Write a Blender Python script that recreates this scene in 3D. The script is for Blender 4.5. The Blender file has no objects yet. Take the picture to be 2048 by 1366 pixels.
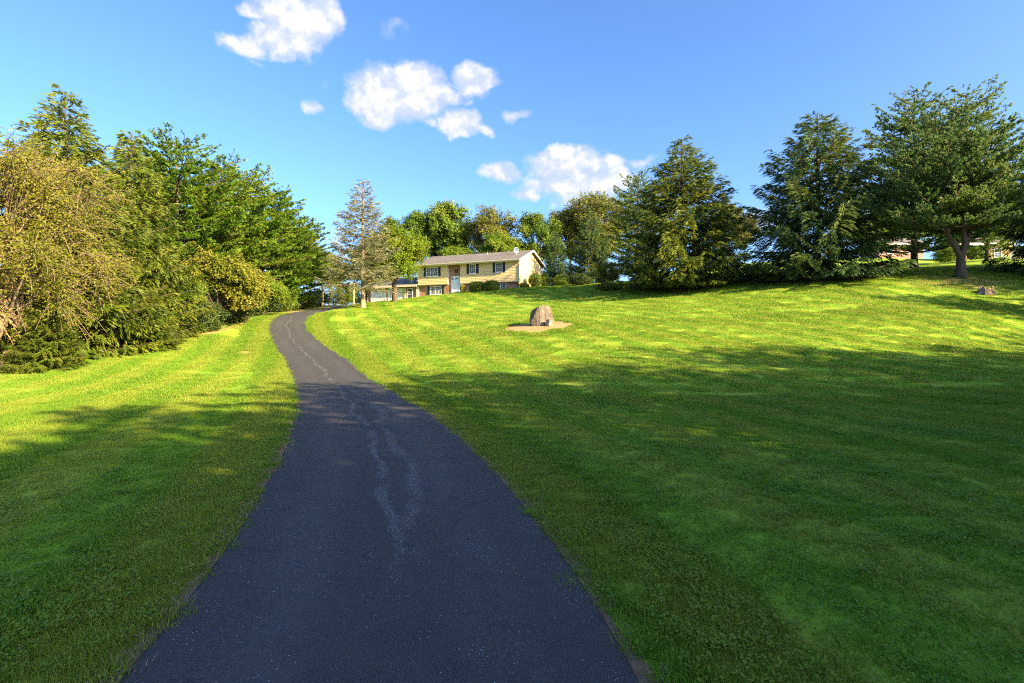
import bpy, bmesh, math, random
import numpy as np
from mathutils import Vector, Matrix, noise as mnoise

sc = bpy.context.scene
COL = sc.collection
R = math.radians
EYE = 2.0                                   # camera height over the driveway
HOR, F = 655.0, 1024.0                      # horizon row and focal length in photo pixels (2048 wide)

# ------------------------------------------------------------------ camera, sky, sun, exposure
cam = bpy.data.cameras.new('camera'); cam_o = bpy.data.objects.new('camera', cam); COL.objects.link(cam_o)
cam.sensor_width = 36.0; cam.lens = 18.0; cam.shift_y = (HOR - 683.0) / 2048.0
cam.clip_start = 0.05; cam.clip_end = 4000.0
cam_o.location = (0, 0, EYE); cam_o.rotation_euler = (math.pi / 2, 0, 0)
sc.camera = cam_o

SUN_EL = R(25.0)
SUN_H = Vector((0.82, -0.572, 0)).normalized()            # horizontal direction towards the sun
sun_vec = Vector((SUN_H.x * math.cos(SUN_EL), SUN_H.y * math.cos(SUN_EL), math.sin(SUN_EL)))
sun = bpy.data.lights.new('sun', 'SUN'); sun_o = bpy.data.objects.new('sun', sun); COL.objects.link(sun_o)
sun.energy = 3.4; sun.angle = R(0.5); sun.color = (1.0, 0.78, 0.44)
sun_o.rotation_euler = sun_vec.to_track_quat('Z', 'Y').to_euler()
sun_o.location = (60, -40, 60)

world = bpy.data.worlds.new('World'); sc.world = world; world.use_nodes = True
SKY_STRENGTH = 0.070
sc.view_settings.view_transform = 'Standard'; sc.view_settings.look = 'None'
sc.view_settings.gamma = 1.0; sc.view_settings.exposure = 2.68; sc.view_settings.use_curve_mapping = False
sc.cycles.max_bounces = 7; sc.cycles.diffuse_bounces = 4; sc.cycles.glossy_bounces = 2
sc.cycles.transmission_bounces = 4; sc.cycles.transparent_max_bounces = 4
sc.cycles.use_denoising = False; sc.cycles.filter_width = 1.1; sc.cycles.caustics_reflective = False; sc.cycles.caustics_refractive = False
sc.cycles.sample_clamp_indirect = 8.0

# ------------------------------------------------------------------ node helpers
class NT:
    def __init__(self, tree): self.t = tree
    def n(self, kind, **kw):
        nd = self.t.nodes.new(kind)
        for k, v in kw.items(): setattr(nd, k, v)
        return nd
    def link(self, a, b): self.t.links.new(a, b)
    def put(self, sock, v):
        if hasattr(v, 'is_output') or isinstance(v, bpy.types.NodeSocket): self.link(v, sock)
        else: sock.default_value = v
    def m(self, op, a, b=None, c=None, clamp=False):
        nd = self.n('ShaderNodeMath', operation=op, use_clamp=clamp)
        self.put(nd.inputs[0], a)
        if b is not None: self.put(nd.inputs[1], b)
        if c is not None: self.put(nd.inputs[2], c)
        return nd.outputs[0]
    def vm(self, op, a, b=None):
        nd = self.n('ShaderNodeVectorMath', operation=op)
        self.put(nd.inputs[0], a)
        if b is not None: self.put(nd.inputs[1], b)
        return nd.outputs[0]
    def noise(self, vec, scale, detail=3.0, rough=0.55, dist=0.0):
        nd = self.n('ShaderNodeTexNoise')
        if vec is not None: self.link(vec, nd.inputs['Vector'])
        nd.inputs['Scale'].default_value = scale; nd.inputs['Detail'].default_value = detail
        nd.inputs['Roughness'].default_value = rough; nd.inputs['Distortion'].default_value = dist
        return nd.outputs['Fac']
    def ss(self, v, lo, hi, a=0.0, b=1.0):
        nd = self.n('ShaderNodeMapRange', interpolation_type='SMOOTHSTEP')
        self.put(nd.inputs['Value'], v)
        nd.inputs['From Min'].default_value = lo; nd.inputs['From Max'].default_value = hi
        nd.inputs['To Min'].default_value = a; nd.inputs['To Max'].default_value = b
        return nd.outputs[0]
    def mix(self, f, a, b, blend='MIX'):
        nd = self.n('ShaderNodeMix', data_type='RGBA', blend_type=blend)
        self.put(nd.inputs['Factor'], f)
        for s, v in ((nd.inputs[6], a), (nd.inputs[7], b)):
            if isinstance(v, tuple): s.default_value = (*v[:3], 1)
            else: self.link(v, s)
        return nd.outputs[2]
    def ramp(self, f, stops):
        nd = self.n('ShaderNodeValToRGB'); cr = nd.color_ramp
        while len(cr.elements) < len(stops): cr.elements.new(0.5)
        for e, (p, c) in zip(cr.elements, stops): e.position = p; e.color = (*c, 1)
        self.put(nd.inputs[0], f)
        return nd.outputs[0]
    def xyz(self, v):
        nd = self.n('ShaderNodeSeparateXYZ'); self.link(v, nd.inputs[0]); return nd.outputs
    def comb(self, x, y, z):
        nd = self.n('ShaderNodeCombineXYZ')
        for s, v in zip(nd.inputs, (x, y, z)): self.put(s, v)
        return nd.outputs[0]

def new_mat(name):
    m = bpy.data.materials.new(name); m.use_nodes = True
    nt = NT(m.node_tree); b = m.node_tree.nodes['Principled BSDF']; out = m.node_tree.nodes['Material Output']
    return m, nt, b, out

def bump(nt, b, h, strength=0.5, dist=0.02):
    bp = nt.n('ShaderNodeBump'); bp.inputs['Strength'].default_value = strength; bp.inputs['Distance'].default_value = dist
    nt.link(h, bp.inputs['Height']); nt.link(bp.outputs[0], b.inputs['Normal'])

# ------------------------------------------------------------------ sky with fair-weather clouds
def build_world():
    nt = NT(world.node_tree); bg = world.node_tree.nodes['Background']
    sky = nt.n('ShaderNodeTexSky', sky_type='NISHITA', sun_disc=False)
    sky.sun_elevation = SUN_EL; sky.sun_rotation = math.atan2(SUN_H.x, SUN_H.y)
    sky.altitude = 100; sky.air_density = 0.7; sky.dust_density = 2.5; sky.ozone_density = 5.0
    hs = nt.n('ShaderNodeHueSaturation'); hs.inputs['Saturation'].default_value = 1.07
    nt.link(sky.outputs[0], hs.inputs['Color'])
    tc = nt.n('ShaderNodeTexCoord'); d = tc.outputs['Generated']
    dn = nt.vm('NORMALIZE', d)
    warp = nt.n('ShaderNodeTexNoise'); nt.link(dn, warp.inputs['Vector'])
    warp.inputs['Scale'].default_value = 22; warp.inputs['Detail'].default_value = 5
    wv = nt.vm('SUBTRACT', warp.outputs['Color'], (0.5, 0.5, 0.5))
    sc_ = nt.n('ShaderNodeVectorMath', operation='SCALE'); nt.link(wv, sc_.inputs[0]); sc_.inputs['Scale'].default_value = 0.05
    dw = nt.vm('ADD', dn, sc_.outputs[0])
    x, y, z = nt.xyz(dw)
    az = nt.m('ARCTAN2', x, y); el = nt.m('ARCSINE', z)
    E_ = [ # px, py, rx, ry, weight
        (600, 45, 72, 52, 1), (648, 28, 40, 42, 1), (560, 30, 60, 32, 1), (512, 26, 34, 16, .8), (495, 92, 66, 17, .8), (560, 80, 60, 30, 1),
        (640, 84, 22, 22, .7), (515, 127, 34, 9, .38), (790, 56, 34, 16, .42), (770, 70, 20, 14, .4), (735, 78, 16, 8, .3),
        (770, 190, 76, 52, 1), (828, 185, 66, 52, 1), (722, 200, 36, 28, .9), (832, 150, 30, 26, .9), (890, 186, 40, 20, .8), (765, 243, 46, 20, .8), (930, 200, 22, 9, .5),
        (952, 160, 44, 28, .85), (985, 170, 26, 16, .7), (918, 244, 42, 28, 1), (960, 258, 30, 14, .7), (860, 250, 20, 12, .7), (925, 265, 40, 14, .7),
        (1030, 230, 24, 15, .75), (630, 212, 24, 18, .65), (648, 166, 13, 9, .4), (1265, 286, 13, 6, .35),
        (1130, 328, 78, 32, 1), (1115, 312, 46, 22, .9), (1000, 346, 46, 22, .8), (1190, 330, 50, 20, .9), (1225, 325, 34, 14, .7), (1282, 326, 32, 12, .75), (1245, 350, 56, 18, .8),
        (1150, 366, 110, 26, .9), (1062, 388, 34, 16, .7), (1225, 368, 44, 20, .9), (1150, 395, 90, 16, .6), (660, 470, 50, 26, .5), (1490, 440, 60, 30, .5),
        # clouds of the same kind round the rest of the sky
        (-900, 120, 160, 60, 1), (3400, 60, 200, 60, 1), (-700, 180, 90, 40, .9), (3900, 200, 140, 50, .9)]
    field = None; low = None
    for px, py, rx, ry, w in E_:
        k = (px - 1024) / F; a0 = math.atan(k); e0 = math.atan((HOR - py) / F / math.sqrt(1 + k * k))
        ax = rx / F * math.cos(a0) ** 2; ey = ry / F * math.cos(a0)
        u = nt.m('MULTIPLY', nt.m('SUBTRACT', az, a0), 1 / ax); v = nt.m('MULTIPLY', nt.m('SUBTRACT', el, e0), 1 / ey)
        r2 = nt.m('MULTIPLY_ADD', u, u, nt.m('MULTIPLY', v, v))
        fi = nt.m('MULTIPLY_ADD', r2, -0.5 * w, w)
        field = fi if field is None else nt.m('SMOOTH_MAX', field, fi, 0.12)
    # more clouds behind the viewer
    n1 = nt.noise(dn, 19, 7, 0.58)
    n2 = nt.noise(nt.vm('ADD', dn, (0.008, -0.005, 0.012)), 19, 7, 0.58)
    dens = nt.m('ADD', nt.m('MULTIPLY_ADD', field, 1.55, -0.42), nt.m('MULTIPLY', nt.m('SUBTRACT', n1, 0.5), 1.45))
    mask = nt.ss(dens, -0.02, 0.78)
    lit = nt.m('ADD', nt.m('MULTIPLY', nt.m('SUBTRACT', n1, n2), 4.0), nt.m('MULTIPLY', dens, 0.5))
    ccol = nt.mix(nt.ss(lit, 0.0, 0.75), (0.70 * 0.157, 0.79 * 0.157, 0.98 * 0.157), (0.160, 0.160, 0.164))
    mul = nt.n('ShaderNodeVectorMath', operation='SCALE'); nt.link(ccol, mul.inputs[0]); mul.inputs['Scale'].default_value = 1.0 / SKY_STRENGTH
    fin = nt.mix(nt.m('MULTIPLY', mask, 0.97), hs.outputs[0], mul.outputs[0])
    nt.link(fin, bg.inputs[0]); bg.inputs[1].default_value = SKY_STRENGTH
build_world()

# ------------------------------------------------------------------ object helpers
def tag(o, label=None, cat=None, group=None, kind=None):
    if label: o['label'] = label
    if cat: o['category'] = cat
    if group: o['group'] = group
    if kind: o['kind'] = kind
    return o
def link(name, me, mat, parent=None, loc=None, rotz=0.0):
    o = bpy.data.objects.new(name, me); COL.objects.link(o)
    if mat is not None:
        if len(me.materials) == 0: me.materials.append(mat)
        elif me.materials[0] != mat: o.material_slots[0].link = 'OBJECT'; o.material_slots[0].material = mat
    if parent is not None: o.parent = parent
    if loc is not None: o.location = loc
    o.rotation_euler[2] = rotz
    return o
def empty(name, loc, rotz=0.0, scale=1.0):
    o = bpy.data.objects.new(name, None); COL.objects.link(o); o.empty_display_size = 0.3
    o.location = loc; o.rotation_euler[2] = rotz
    o.scale = (scale,) * 3 if not isinstance(scale, tuple) else scale
    return o
def np_mesh(name, V, quads=None, tris=None, tint=None, smooth=False, uv=None):
    V = np.asarray(V, dtype=np.float32)
    me = bpy.data.meshes.new(name)
    me.vertices.add(len(V)); me.vertices.foreach_set('co', V.ravel())
    parts = []; sizes = []
    if quads is not None and len(quads): parts.append(np.asarray(quads, np.int32).ravel()); sizes.append(np.full(len(quads), 4, np.int32))
    if tris is not None and len(tris): parts.append(np.asarray(tris, np.int32).ravel()); sizes.append(np.full(len(tris), 3, np.int32))
    L = np.concatenate(parts); S = np.concatenate(sizes)
    me.loops.add(len(L)); me.loops.foreach_set('vertex_index', L)
    me.polygons.add(len(S))
    me.polygons.foreach_set('loop_start', np.concatenate([[0], np.cumsum(S)[:-1]]).astype(np.int32))
    me.polygons.foreach_set('use_smooth', np.full(len(S), smooth))
    if tint is not None:
        a = me.attributes.new('tint', 'FLOAT', 'POINT'); a.data.foreach_set('value', np.asarray(tint, np.float32))
    if uv is not None:
        l = me.uv_layers.new(name='uv'); l.data.foreach_set('uv', np.asarray(uv, np.float32)[L].ravel())
    me.update(); me.validate()
    return me

class MB:
    """collects boxes / prisms / tubes and links them as one mesh object"""
    def __init__(self): self.v = []; self.f = []
    def add(self, vs, fs):
        o = len(self.v); self.v += [tuple(v) for v in vs]; self.f += [tuple(i + o for i in f) for f in fs]; return self
    def box(self, x0, x1, y0, y1, z0, z1):
        return self.add([(x0,y0,z0),(x1,y0,z0),(x1,y1,z0),(x0,y1,z0),(x0,y0,z1),(x1,y0,z1),(x1,y1,z1),(x0,y1,z1)],
                        [(3,2,1,0),(4,5,6,7),(0,1,5,4),(1,2,6,5),(2,3,7,6),(3,0,4,7)])
    def prism(self, poly, axis, a, b):
        """poly: 2D points in the plane across the axis ('x': (y,z), 'y': (x,z), 'z': (x,y))"""
        n = len(poly)
        def P(p, t): return {'x': (t, p[0], p[1]), 'y': (p[0], t, p[1]), 'z': (p[0], p[1], t)}[axis]
        vs = [P(p, a) for p in poly] + [P(p, b) for p in poly]
        fs = [tuple(range(n))[::-1], tuple(range(n, 2 * n))] + [(i, (i + 1) % n, (i + 1) % n + n, i + n) for i in range(n)]
        return self.add(vs, fs)
    def tube(self, pts, rad, k=8):
        pts = [Vector(p) for p in pts]; vs = []; fs = []
        for i, p in enumerate(pts):
            d = (pts[min(i + 1, len(pts) - 1)] - pts[max(i - 1, 0)]).normalized()
            a = d.orthogonal().normalized(); b = d.cross(a); r = rad[i] if hasattr(rad, '__len__') else rad
            vs += [p + (a * math.cos(2 * math.pi * j / k) + b * math.sin(2 * math.pi * j / k)) * r for j in range(k)]
        for i in range(len(pts) - 1):
            fs += [(i * k + j, i * k + (j + 1) % k, (i + 1) * k + (j + 1) % k, (i + 1) * k + j) for j in range(k)]
        fs += [tuple(range(k))[::-1], tuple(range((len(pts) - 1) * k, len(pts) * k))]
        return self.add(vs, fs)
    def build(self, name, mat, parent=None, loc=None, rotz=0.0, smooth=False):
        me = bpy.data.meshes.new(name); me.from_pydata(self.v, [], self.f)
        bm = bmesh.new(); bm.from_mesh(me); bmesh.ops.recalc_face_normals(bm, faces=bm.faces); bm.to_mesh(me); bm.free()
        if smooth: me.polygons.foreach_set('use_smooth', [True] * len(me.polygons))
        return link(name, me, mat, parent, loc, rotz)

# ------------------------------------------------------------------ terrain
def P3(px, py, d): return ((px - 1024) / F * d, d, EYE + (HOR - py) / F * d)
DRIVE = [(-0.55, -3.0, 0.0), (-0.62, 0.0, 0.0)] + [P3(*p) for p in [
    (786, 1366, 2.88), (780, 1010, 5.77), (761, 910, 8.03), (739, 850, 10.5), (694, 790, 15.2), (650, 745, 22.6), (630, 720, 26.6), (606, 700, 30.6),
    (582, 670, 36.3), (576, 650, 42), (589, 633, 47), (622, 623.5, 53), (664, 617, 60), (703, 611, 66)]] + [(-20.0, 70.5, 5.35)]
CTRL = DRIVE[:-1] + [P3(*p) for p in [
    (0, 755, 20), (200, 715, 26), (370, 672, 34), (470, 640, 42), (0, 860, 10), (300, 790, 15.4), (300, 720, 25),
    (1083, 650, 32), (1083, 622, 44), (1083, 595, 56), (1038, 576, 64), (1200, 572, 60), (1300, 568, 56), (1420, 562, 54), (1478, 554, 60),
    (1630, 565, 44), (1920, 557, 40), (1830, 537, 50), (1970, 522, 60), (1800, 517, 84), (1970, 527, 74), (1720, 545, 52),
    (1500, 642, 32), (1900, 642, 30), (2048, 682, 27), (1400, 715, 22), (1000, 750, 20), (1300, 780, 16), (1700, 765, 18), (2048, 765, 17), (2048, 900, 8.4),
    (1300, 602, 46), (1600, 602, 38), (2048, 592, 36), (1700, 640, 31), (800, 700, 28), (900, 660, 35), (760, 640, 45), (760, 618, 55),
    (770, 604, 69), (737, 608, 71), (836, 594, 69), (836, 612, 58), (930, 600, 57), (911, 586, 66.5), (1000, 579, 64.5), (740, 607, 60), (800, 601, 64)]] + [
    (-10, 3, 0), (-12, 6, 0), (10, 3, 0.0), (20, 8, 0.05), (0, -10, 0), (20, -12, 0), (-20, -10, -.1), (40, 3, .8), (60, 15, 3), (-35, 20, .2), (-38, 40, 1.8), (-35, 60, 4.2),
    (-28, 75, 5.2), (-9, 84, 6.8), (3, 76, 7.4), (-25, 95, 6.2), (-50, 100, 6), (20, 82, 9.5), (45, 95, 14), (70, 60, 12), (75, 35, 7), (12, 110, 10),
    (0, 160, 9), (110, 160, 16), (-110, 160, 5), (-110, 0, 0), (120, 0, 5), (0, -90, -1.5)]
CTRL = np.array(CTRL)
def _phi(r2): return 0.5 * r2 * np.log(r2 + 1e-9)
def _fit(C, lam=0.6):
    n = len(C); r2 = ((C[:, None, :2] - C[None, :, :2]) ** 2).sum(-1)
    K = _phi(r2) + lam * np.eye(n); P = np.c_[np.ones(n), C[:, :2]]
    A = np.zeros((n + 3, n + 3)); A[:n, :n] = K; A[:n, n:] = P; A[n:, :n] = P.T
    return np.linalg.solve(A, np.r_[C[:, 2], 0, 0, 0])
TPS = _fit(CTRL)
def _lump(x, y):
    return (0.030 * np.sin(0.9 * x + 1.3 * np.sin(0.33 * y)) * np.sin(0.75 * y + 0.7 * np.sin(0.41 * x) + 1) + 0.016 * np.sin(1.9 * x + 2.1 * y) * np.sin(1.3 * x - 2.3 * y + 2)
            + 0.03 * np.sin(0.33 * x + 0.21 * y) * np.sin(0.27 * y - 0.17 * x))

# the driveway's centre line, resampled
def catmull(P, step):
    P = [np.array(p) for p in P]; P = [2 * P[0] - P[1]] + P + [2 * P[-1] - P[-2]]; out = []
    for i in range(1, len(P) - 2):
        n = max(2, int(np.linalg.norm(P[i + 1] - P[i]) / step))
        for k in range(n):
            t = k / n
            out.append(.5 * ((2 * P[i]) + (P[i + 1] - P[i - 1]) * t + (2 * P[i - 1] - 5 * P[i] + 4 * P[i + 1] - P[i + 2]) * t * t + (3 * P[i] - P[i - 1] - 3 * P[i + 1] + P[i + 2]) * t ** 3))
    out.append(P[-2]); return np.array(out)
ROAD = catmull(DRIVE, 0.3)[:, :2]
for _ in range(30): ROAD[1:-1] = .25 * ROAD[:-2] + .5 * ROAD[1:-1] + .25 * ROAD[2:]
HALF = 1.45
def road_dist(x, y):
    x = np.asarray(x, float); y = np.asarray(y, float); sh = x.shape; x = x.ravel(); y = y.ravel(); best = np.full(len(x), 1e9)
    A = ROAD[:-1]; B = ROAD[1:]; D = B - A; L2 = (D ** 2).sum(1)
    for s in range(0, len(x), 4000):
        p = np.c_[x[s:s+4000], y[s:s+4000]]
        t = np.clip(((p[:, None, :] - A[None]) * D[None]).sum(-1) / L2[None], 0, 1)
        q = A[None] + t[..., None] * D[None]
        best[s:s+4000] = np.sqrt(((p[:, None, :] - q) ** 2).sum(-1).min(1))
    return best.reshape(sh)
def hz(x, y, lump=True):
    x = np.asarray(x, float); y = np.asarray(y, float); sh = x.shape; X = x.ravel(); Y = y.ravel(); Z = np.empty(len(X))
    for s in range(0, len(X), 20000):
        r2 = (X[s:s+20000, None] - CTRL[None, :, 0]) ** 2 + (Y[s:s+20000, None] - CTRL[None, :, 1]) ** 2
        Z[s:s+20000] = _phi(r2) @ TPS[:-3] + TPS[-3] + TPS[-2] * X[s:s+20000] + TPS[-1] * Y[s:s+20000]
    Z = np.clip(Z, -6, 20)
    if lump:
        Z = Z + _lump(X, Y) * np.clip((road_dist(X, Y) - 1.2) / 1.5, 0, 1)
    return Z.reshape(sh)
def gz(x, y): return float(hz(np.array([x]), np.array([y]))[0])

def axis(dense0, dense1, step, far0, far1):
    a = list(np.arange(dense0, dense1 + 1e-6, step)); s = step; p = dense1
    while p < far1: s *= 1.22; p += s; a.append(p)
    s = step; p = dense0
    while p > far0: s *= 1.22; p -= s; a.insert(0, p)
    return np.array(a)
gx = axis(-24, 36, 0.28, -1500, 1500); gy = axis(-2, 68, 0.28, -400, 3000)
GX, GY = np.meshgrid(gx, gy)
GZ = hz(GX, GY, lump=False)
near = (GX > -60) & (GX < 70) & (GY < 90)
RD = np.full(GX.shape, 99.0); RD[near] = road_dist(GX[near], GY[near])
GZ = GZ + _lump(GX, GY) * np.clip((RD - 1.2) / 1.5, 0, 1)
t_ = np.clip((HALF - 0.05 - RD) / 0.2, 0, 1); GZ -= 0.06 * t_
nx, ny = len(gx), len(gy)
idx = np.arange(nx * ny).reshape(ny, nx)
gq = np.stack([idx[:-1, :-1], idx[:-1, 1:], idx[1:, 1:], idx[1:, :-1]], -1).reshape(-1, 4)

# lawn colour: shared by soil sheet and blades, from world position
def lawn_color(nt, tint=None):
    g = nt.n('ShaderNodeNewGeometry'); pos = g.outputs['Position']
    big = nt.noise(pos, 0.16, 3, 0.6); mid = nt.noise(pos, 0.9, 3, 0.6); fine = nt.noise(pos, 5.0, 3, 0.6)
    x, y, z = nt.xyz(pos)
    wob = nt.m('MULTIPLY', nt.m('SUBTRACT', nt.noise(pos, 0.03, 2), 0.5), 3.0)
    s1 = nt.m('SINE', nt.m('MULTIPLY', nt.m('ADD', nt.m('ADD', nt.m('MULTIPLY', x, 0.93), nt.m('MULTIPLY', y, 0.36)), wob), 2 * math.pi / 1.9))
    st = nt.ss(s1, -0.6, 0.6)
    v = nt.m('ADD', nt.m('MULTIPLY', big, 0.28), nt.m('ADD', nt.m('MULTIPLY', mid, 0.26), nt.m('MULTIPLY_ADD', fine, 0.25, 0.18)))
    v = nt.m('ADD', v, nt.m('MULTIPLY', nt.m('SUBTRACT', st, 0.5), 0.26))  # mowing stripes: light and dark of leaning blades, put into the colour
    if tint is not None: v = nt.m('ADD', v, nt.m('MULTIPLY', nt.m('SUBTRACT', tint, 0.5), 0.95))
    return nt.ramp(v, [(0.15, (.082, .218, .012)), (0.45, (.158, .280, .018)), (0.68, (.222, .303, .026)), (0.95, (.30, .320, .048))]), pos

def grass_mat():
    m, nt, b, out = new_mat('grass_blade')
    at = nt.n('ShaderNodeAttribute', attribute_name='tint')
    col, pos = lawn_color(nt, at.outputs['Fac'])
    nt.link(col, b.inputs['Base Color']); b.inputs['Roughness'].default_value = .5; b.inputs['Specular IOR Level'].default_value = .2
    tr = nt.n('ShaderNodeBsdfTranslucent'); nt.link(col, tr.inputs[0])
    mx = nt.n('ShaderNodeMixShader'); mx.inputs[0].default_value = .42
    nt.link(b.outputs[0], mx.inputs[1]); nt.link(tr.outputs[0], mx.inputs[2]); nt.link(mx.outputs[0], out.inputs[0])
    return m
M = {}
M['grass'] = grass_mat()

def lawn_mat():
    m, nt, b, out = new_mat('lawn')
    col, pos = lawn_color(nt)
    # bare soil and needle litter: under the left trees, round the boulder, below the pine, one scuffed patch
    x, y, z = nt.xyz(pos)
    n = nt.noise(pos, 1.3, 4, 0.65); n2 = nt.noise(pos, 9, 4, 0.7)
    def patch(cx, cy, rx, ry, rot=0.0, edge=0.35):
        c, s = math.cos(rot), math.sin(rot)
        dx = nt.m('SUBTRACT', x, cx); dy = nt.m('SUBTRACT', y, cy)
        u = nt.m('MULTIPLY', nt.m('ADD', nt.m('MULTIPLY', dx, c), nt.m('MULTIPLY', dy, s)), 1 / rx)
        v = nt.m('MULTIPLY', nt.m('SUBTRACT', nt.m('MULTIPLY', dy, c), nt.m('MULTIPLY', dx, s)), 1 / ry)
        r = nt.m('SQRT', nt.m('ADD', nt.m('MULTIPLY', u, u), nt.m('MULTIPLY', v, v)))
        r = nt.m('ADD', r, nt.m('MULTIPLY', nt.m('SUBTRACT', n, 0.5), 0.5))
        return nt.ss(r, 1 - edge, 1.0 + edge * .3, 1.0, 0.0)
    soil = None
    for a in SOIL:
        p_ = patch(*a); soil = p_ if soil is None else nt.m('MAXIMUM', soil, p_)
    # strip of litter along the foot of the left trees
    xl = nt.m('ADD', x, nt.m('MULTIPLY', nt.m('SUBTRACT', n, 0.5), 2.0))
    soil = nt.m('MAXIMUM', soil, nt.m('MULTIPLY', nt.ss(xl, -21.0, -20.2, 1.0, 0.0), nt.ss(y, 12, 60, 1.0, .6)))
    scol = nt.mix(n2, (.23, .145, .060), (.42, .29, .14))
    fin = nt.mix(soil, col, scol)
    nt.link(fin, b.inputs['Base Color']); b.inputs['Roughness'].default_value = .9; b.inputs['Specular IOR Level'].default_value = .1
    h = nt.m('ADD', nt.noise(pos, 14, 4, .7), nt.m('MULTIPLY', nt.noise(pos, 55, 3, .7), .5))
    bump(nt, b, h, .35, .03)
    return m
ROCK = P3(1083, 649, 32)
SOIL = [(ROCK[0] - .3, ROCK[1] - .3, 2.6, 2.3, 0.08, .3), (*P3(487, 706, 29)[:2], .62, .5, 0.2, .3), (*P3(1915, 558, 40)[:2], 4.2, 2.6, .2, .8), (*P3(1760, 552, 46)[:2], 2.0, 1.2, 0, .8)]
M['lawn'] = lawn_mat()
tag(link('lawn', np_mesh('lawn', np.stack([GX, GY, GZ], -1).reshape(-1, 3), quads=gq, smooth=True), M['lawn']), 'gently rising mown lawn around the driveway', 'lawn', kind='structure')

# ------------------------------------------------------------------ driveway
def asphalt_mat():
    m, nt, b, out = new_mat('asphalt')
    uv = nt.n('ShaderNodeUVMap', uv_map='uv').outputs[0]        # u: metres across, v: metres along
    u, v, _ = nt.xyz(uv)
    g = nt.n('ShaderNodeNewGeometry').outputs['Position']
    big = nt.noise(g, .7, 3, .6); fine = nt.noise(g, 90, 2, .7); mid = nt.noise(g, 6, 4, .65)
    base = nt.mix(big, (.036, .034, .033), (.054, .051, .049))
    base = nt.mix(nt.ss(mid, .35, .75, 0, .6), base, (.026, .026, .029))
    trk = nt.m('ABSOLUTE', nt.m('SUBTRACT', nt.m('ABSOLUTE', u), .72)); base = nt.mix(nt.m('MULTIPLY', nt.ss(trk, .08, .40, 1, 0), nt.ss(nt.noise(nt.comb(u, nt.m('MULTIPLY', v, .15), 1.), 2.2, 3), .35, .7, .1, .5)), base, (.066, .066, .066))
    base = nt.mix(nt.ss(nt.noise(g, 2.3, 5, .7), .52, .70, 0, .45), base, (.022, .022, .025))
    base = nt.mix(nt.ss(fine, .42, .75), base, (.10, .101, .104))
    # pale worn aggregate: grains in two wandering seams and in scattered fields
    vo = nt.n('ShaderNodeTexVoronoi', feature='F1'); nt.link(g, vo.inputs['Vector']); vo.inputs['Scale'].default_value = 62; vo.inputs['Randomness'].default_value = 1
    grain = nt.ss(vo.outputs['Distance'], .16, .30, 1, 0)
    pick = nt.xyz(vo.outputs['Color'])[0]
    def seam(u0, seed, width):
        vv = nt.comb(seed, nt.m('MULTIPLY', v, 1.0), 0.0)
        w = nt.m('ADD', nt.m('MULTIPLY', nt.m('SUBTRACT', nt.noise(vv, .42, 2, .5), .5), .75), nt.m('MULTIPLY', nt.m('SUBTRACT', nt.noise(vv, 2.6, 3, .6), .5), .28))
        d = nt.m('ABSOLUTE', nt.m('SUBTRACT', nt.m('SUBTRACT', u, u0), w))
        wid = nt.m('MULTIPLY', nt.noise(nt.comb(seed + 9, v, 0.), .9, 3, .6), width)
        k = nt.m('DIVIDE', d, wid)
        return nt.m('MULTIPLY', nt.ss(k, .25, 1.0, 1, 0), nt.ss(nt.noise(nt.comb(seed + 4, v, 0.), 1.4, 2), .34, .52))
    s1 = nt.m('MULTIPLY', seam(-.06, 3.0, .17), nt.ss(v, 6.5, 8.5)); s2 = nt.m('MULTIPLY', nt.m('MULTIPLY', seam(.30, 17.0, .24), .8), nt.m('MULTIPLY', nt.ss(v, 6.5, 9), nt.ss(v, 19, 23, 1, 0)))
    sm = nt.m('MAXIMUM', s1, s2)
    field = nt.m('MULTIPLY', nt.ss(nt.noise(g, 1.5, 4, .62), .50, .72), nt.ss(v, 8.0, 11.0, 1, .12))
    thr = nt.m('SUBTRACT', 1.0, nt.m('ADD', nt.m('MULTIPLY', sm, .75), nt.m('ADD', nt.m('MULTIPLY', field, .40), .010)))
    spec = nt.m('MULTIPLY', grain, nt.m('GREATER_THAN', pick, thr))
    base = nt.mix(nt.m('MULTIPLY', sm, nt.ss(nt.noise(g, 34, 3, .7), .40, .66, 0, .34)), base, (.24, .24, .24))
    col = nt.mix(spec, base, (.44, .44, .45))
    # tan scuffs
    sc1 = nt.ss(nt.noise(nt.comb(nt.m('MULTIPLY', u, .8), nt.m('MULTIPLY', v, .8), 3.3), 1.0, 3, .5), .66, .80)
    col = nt.mix(nt.m('MULTIPLY', sc1, .22), col, (.15, .105, .075))
    nt.link(col, b.inputs['Base Color'])
    b.inputs['Roughness'].default_value = .82; b.inputs['Specular IOR Level'].default_value = .2
    h = nt.m('ADD', nt.m('MULTIPLY', nt.noise(g, 70, 3, .7), 1.0), nt.m('MULTIPLY', mid, .6))
    bump(nt, b, h, .55, .012)
    return m
M['asphalt'] = asphalt_mat()
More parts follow.
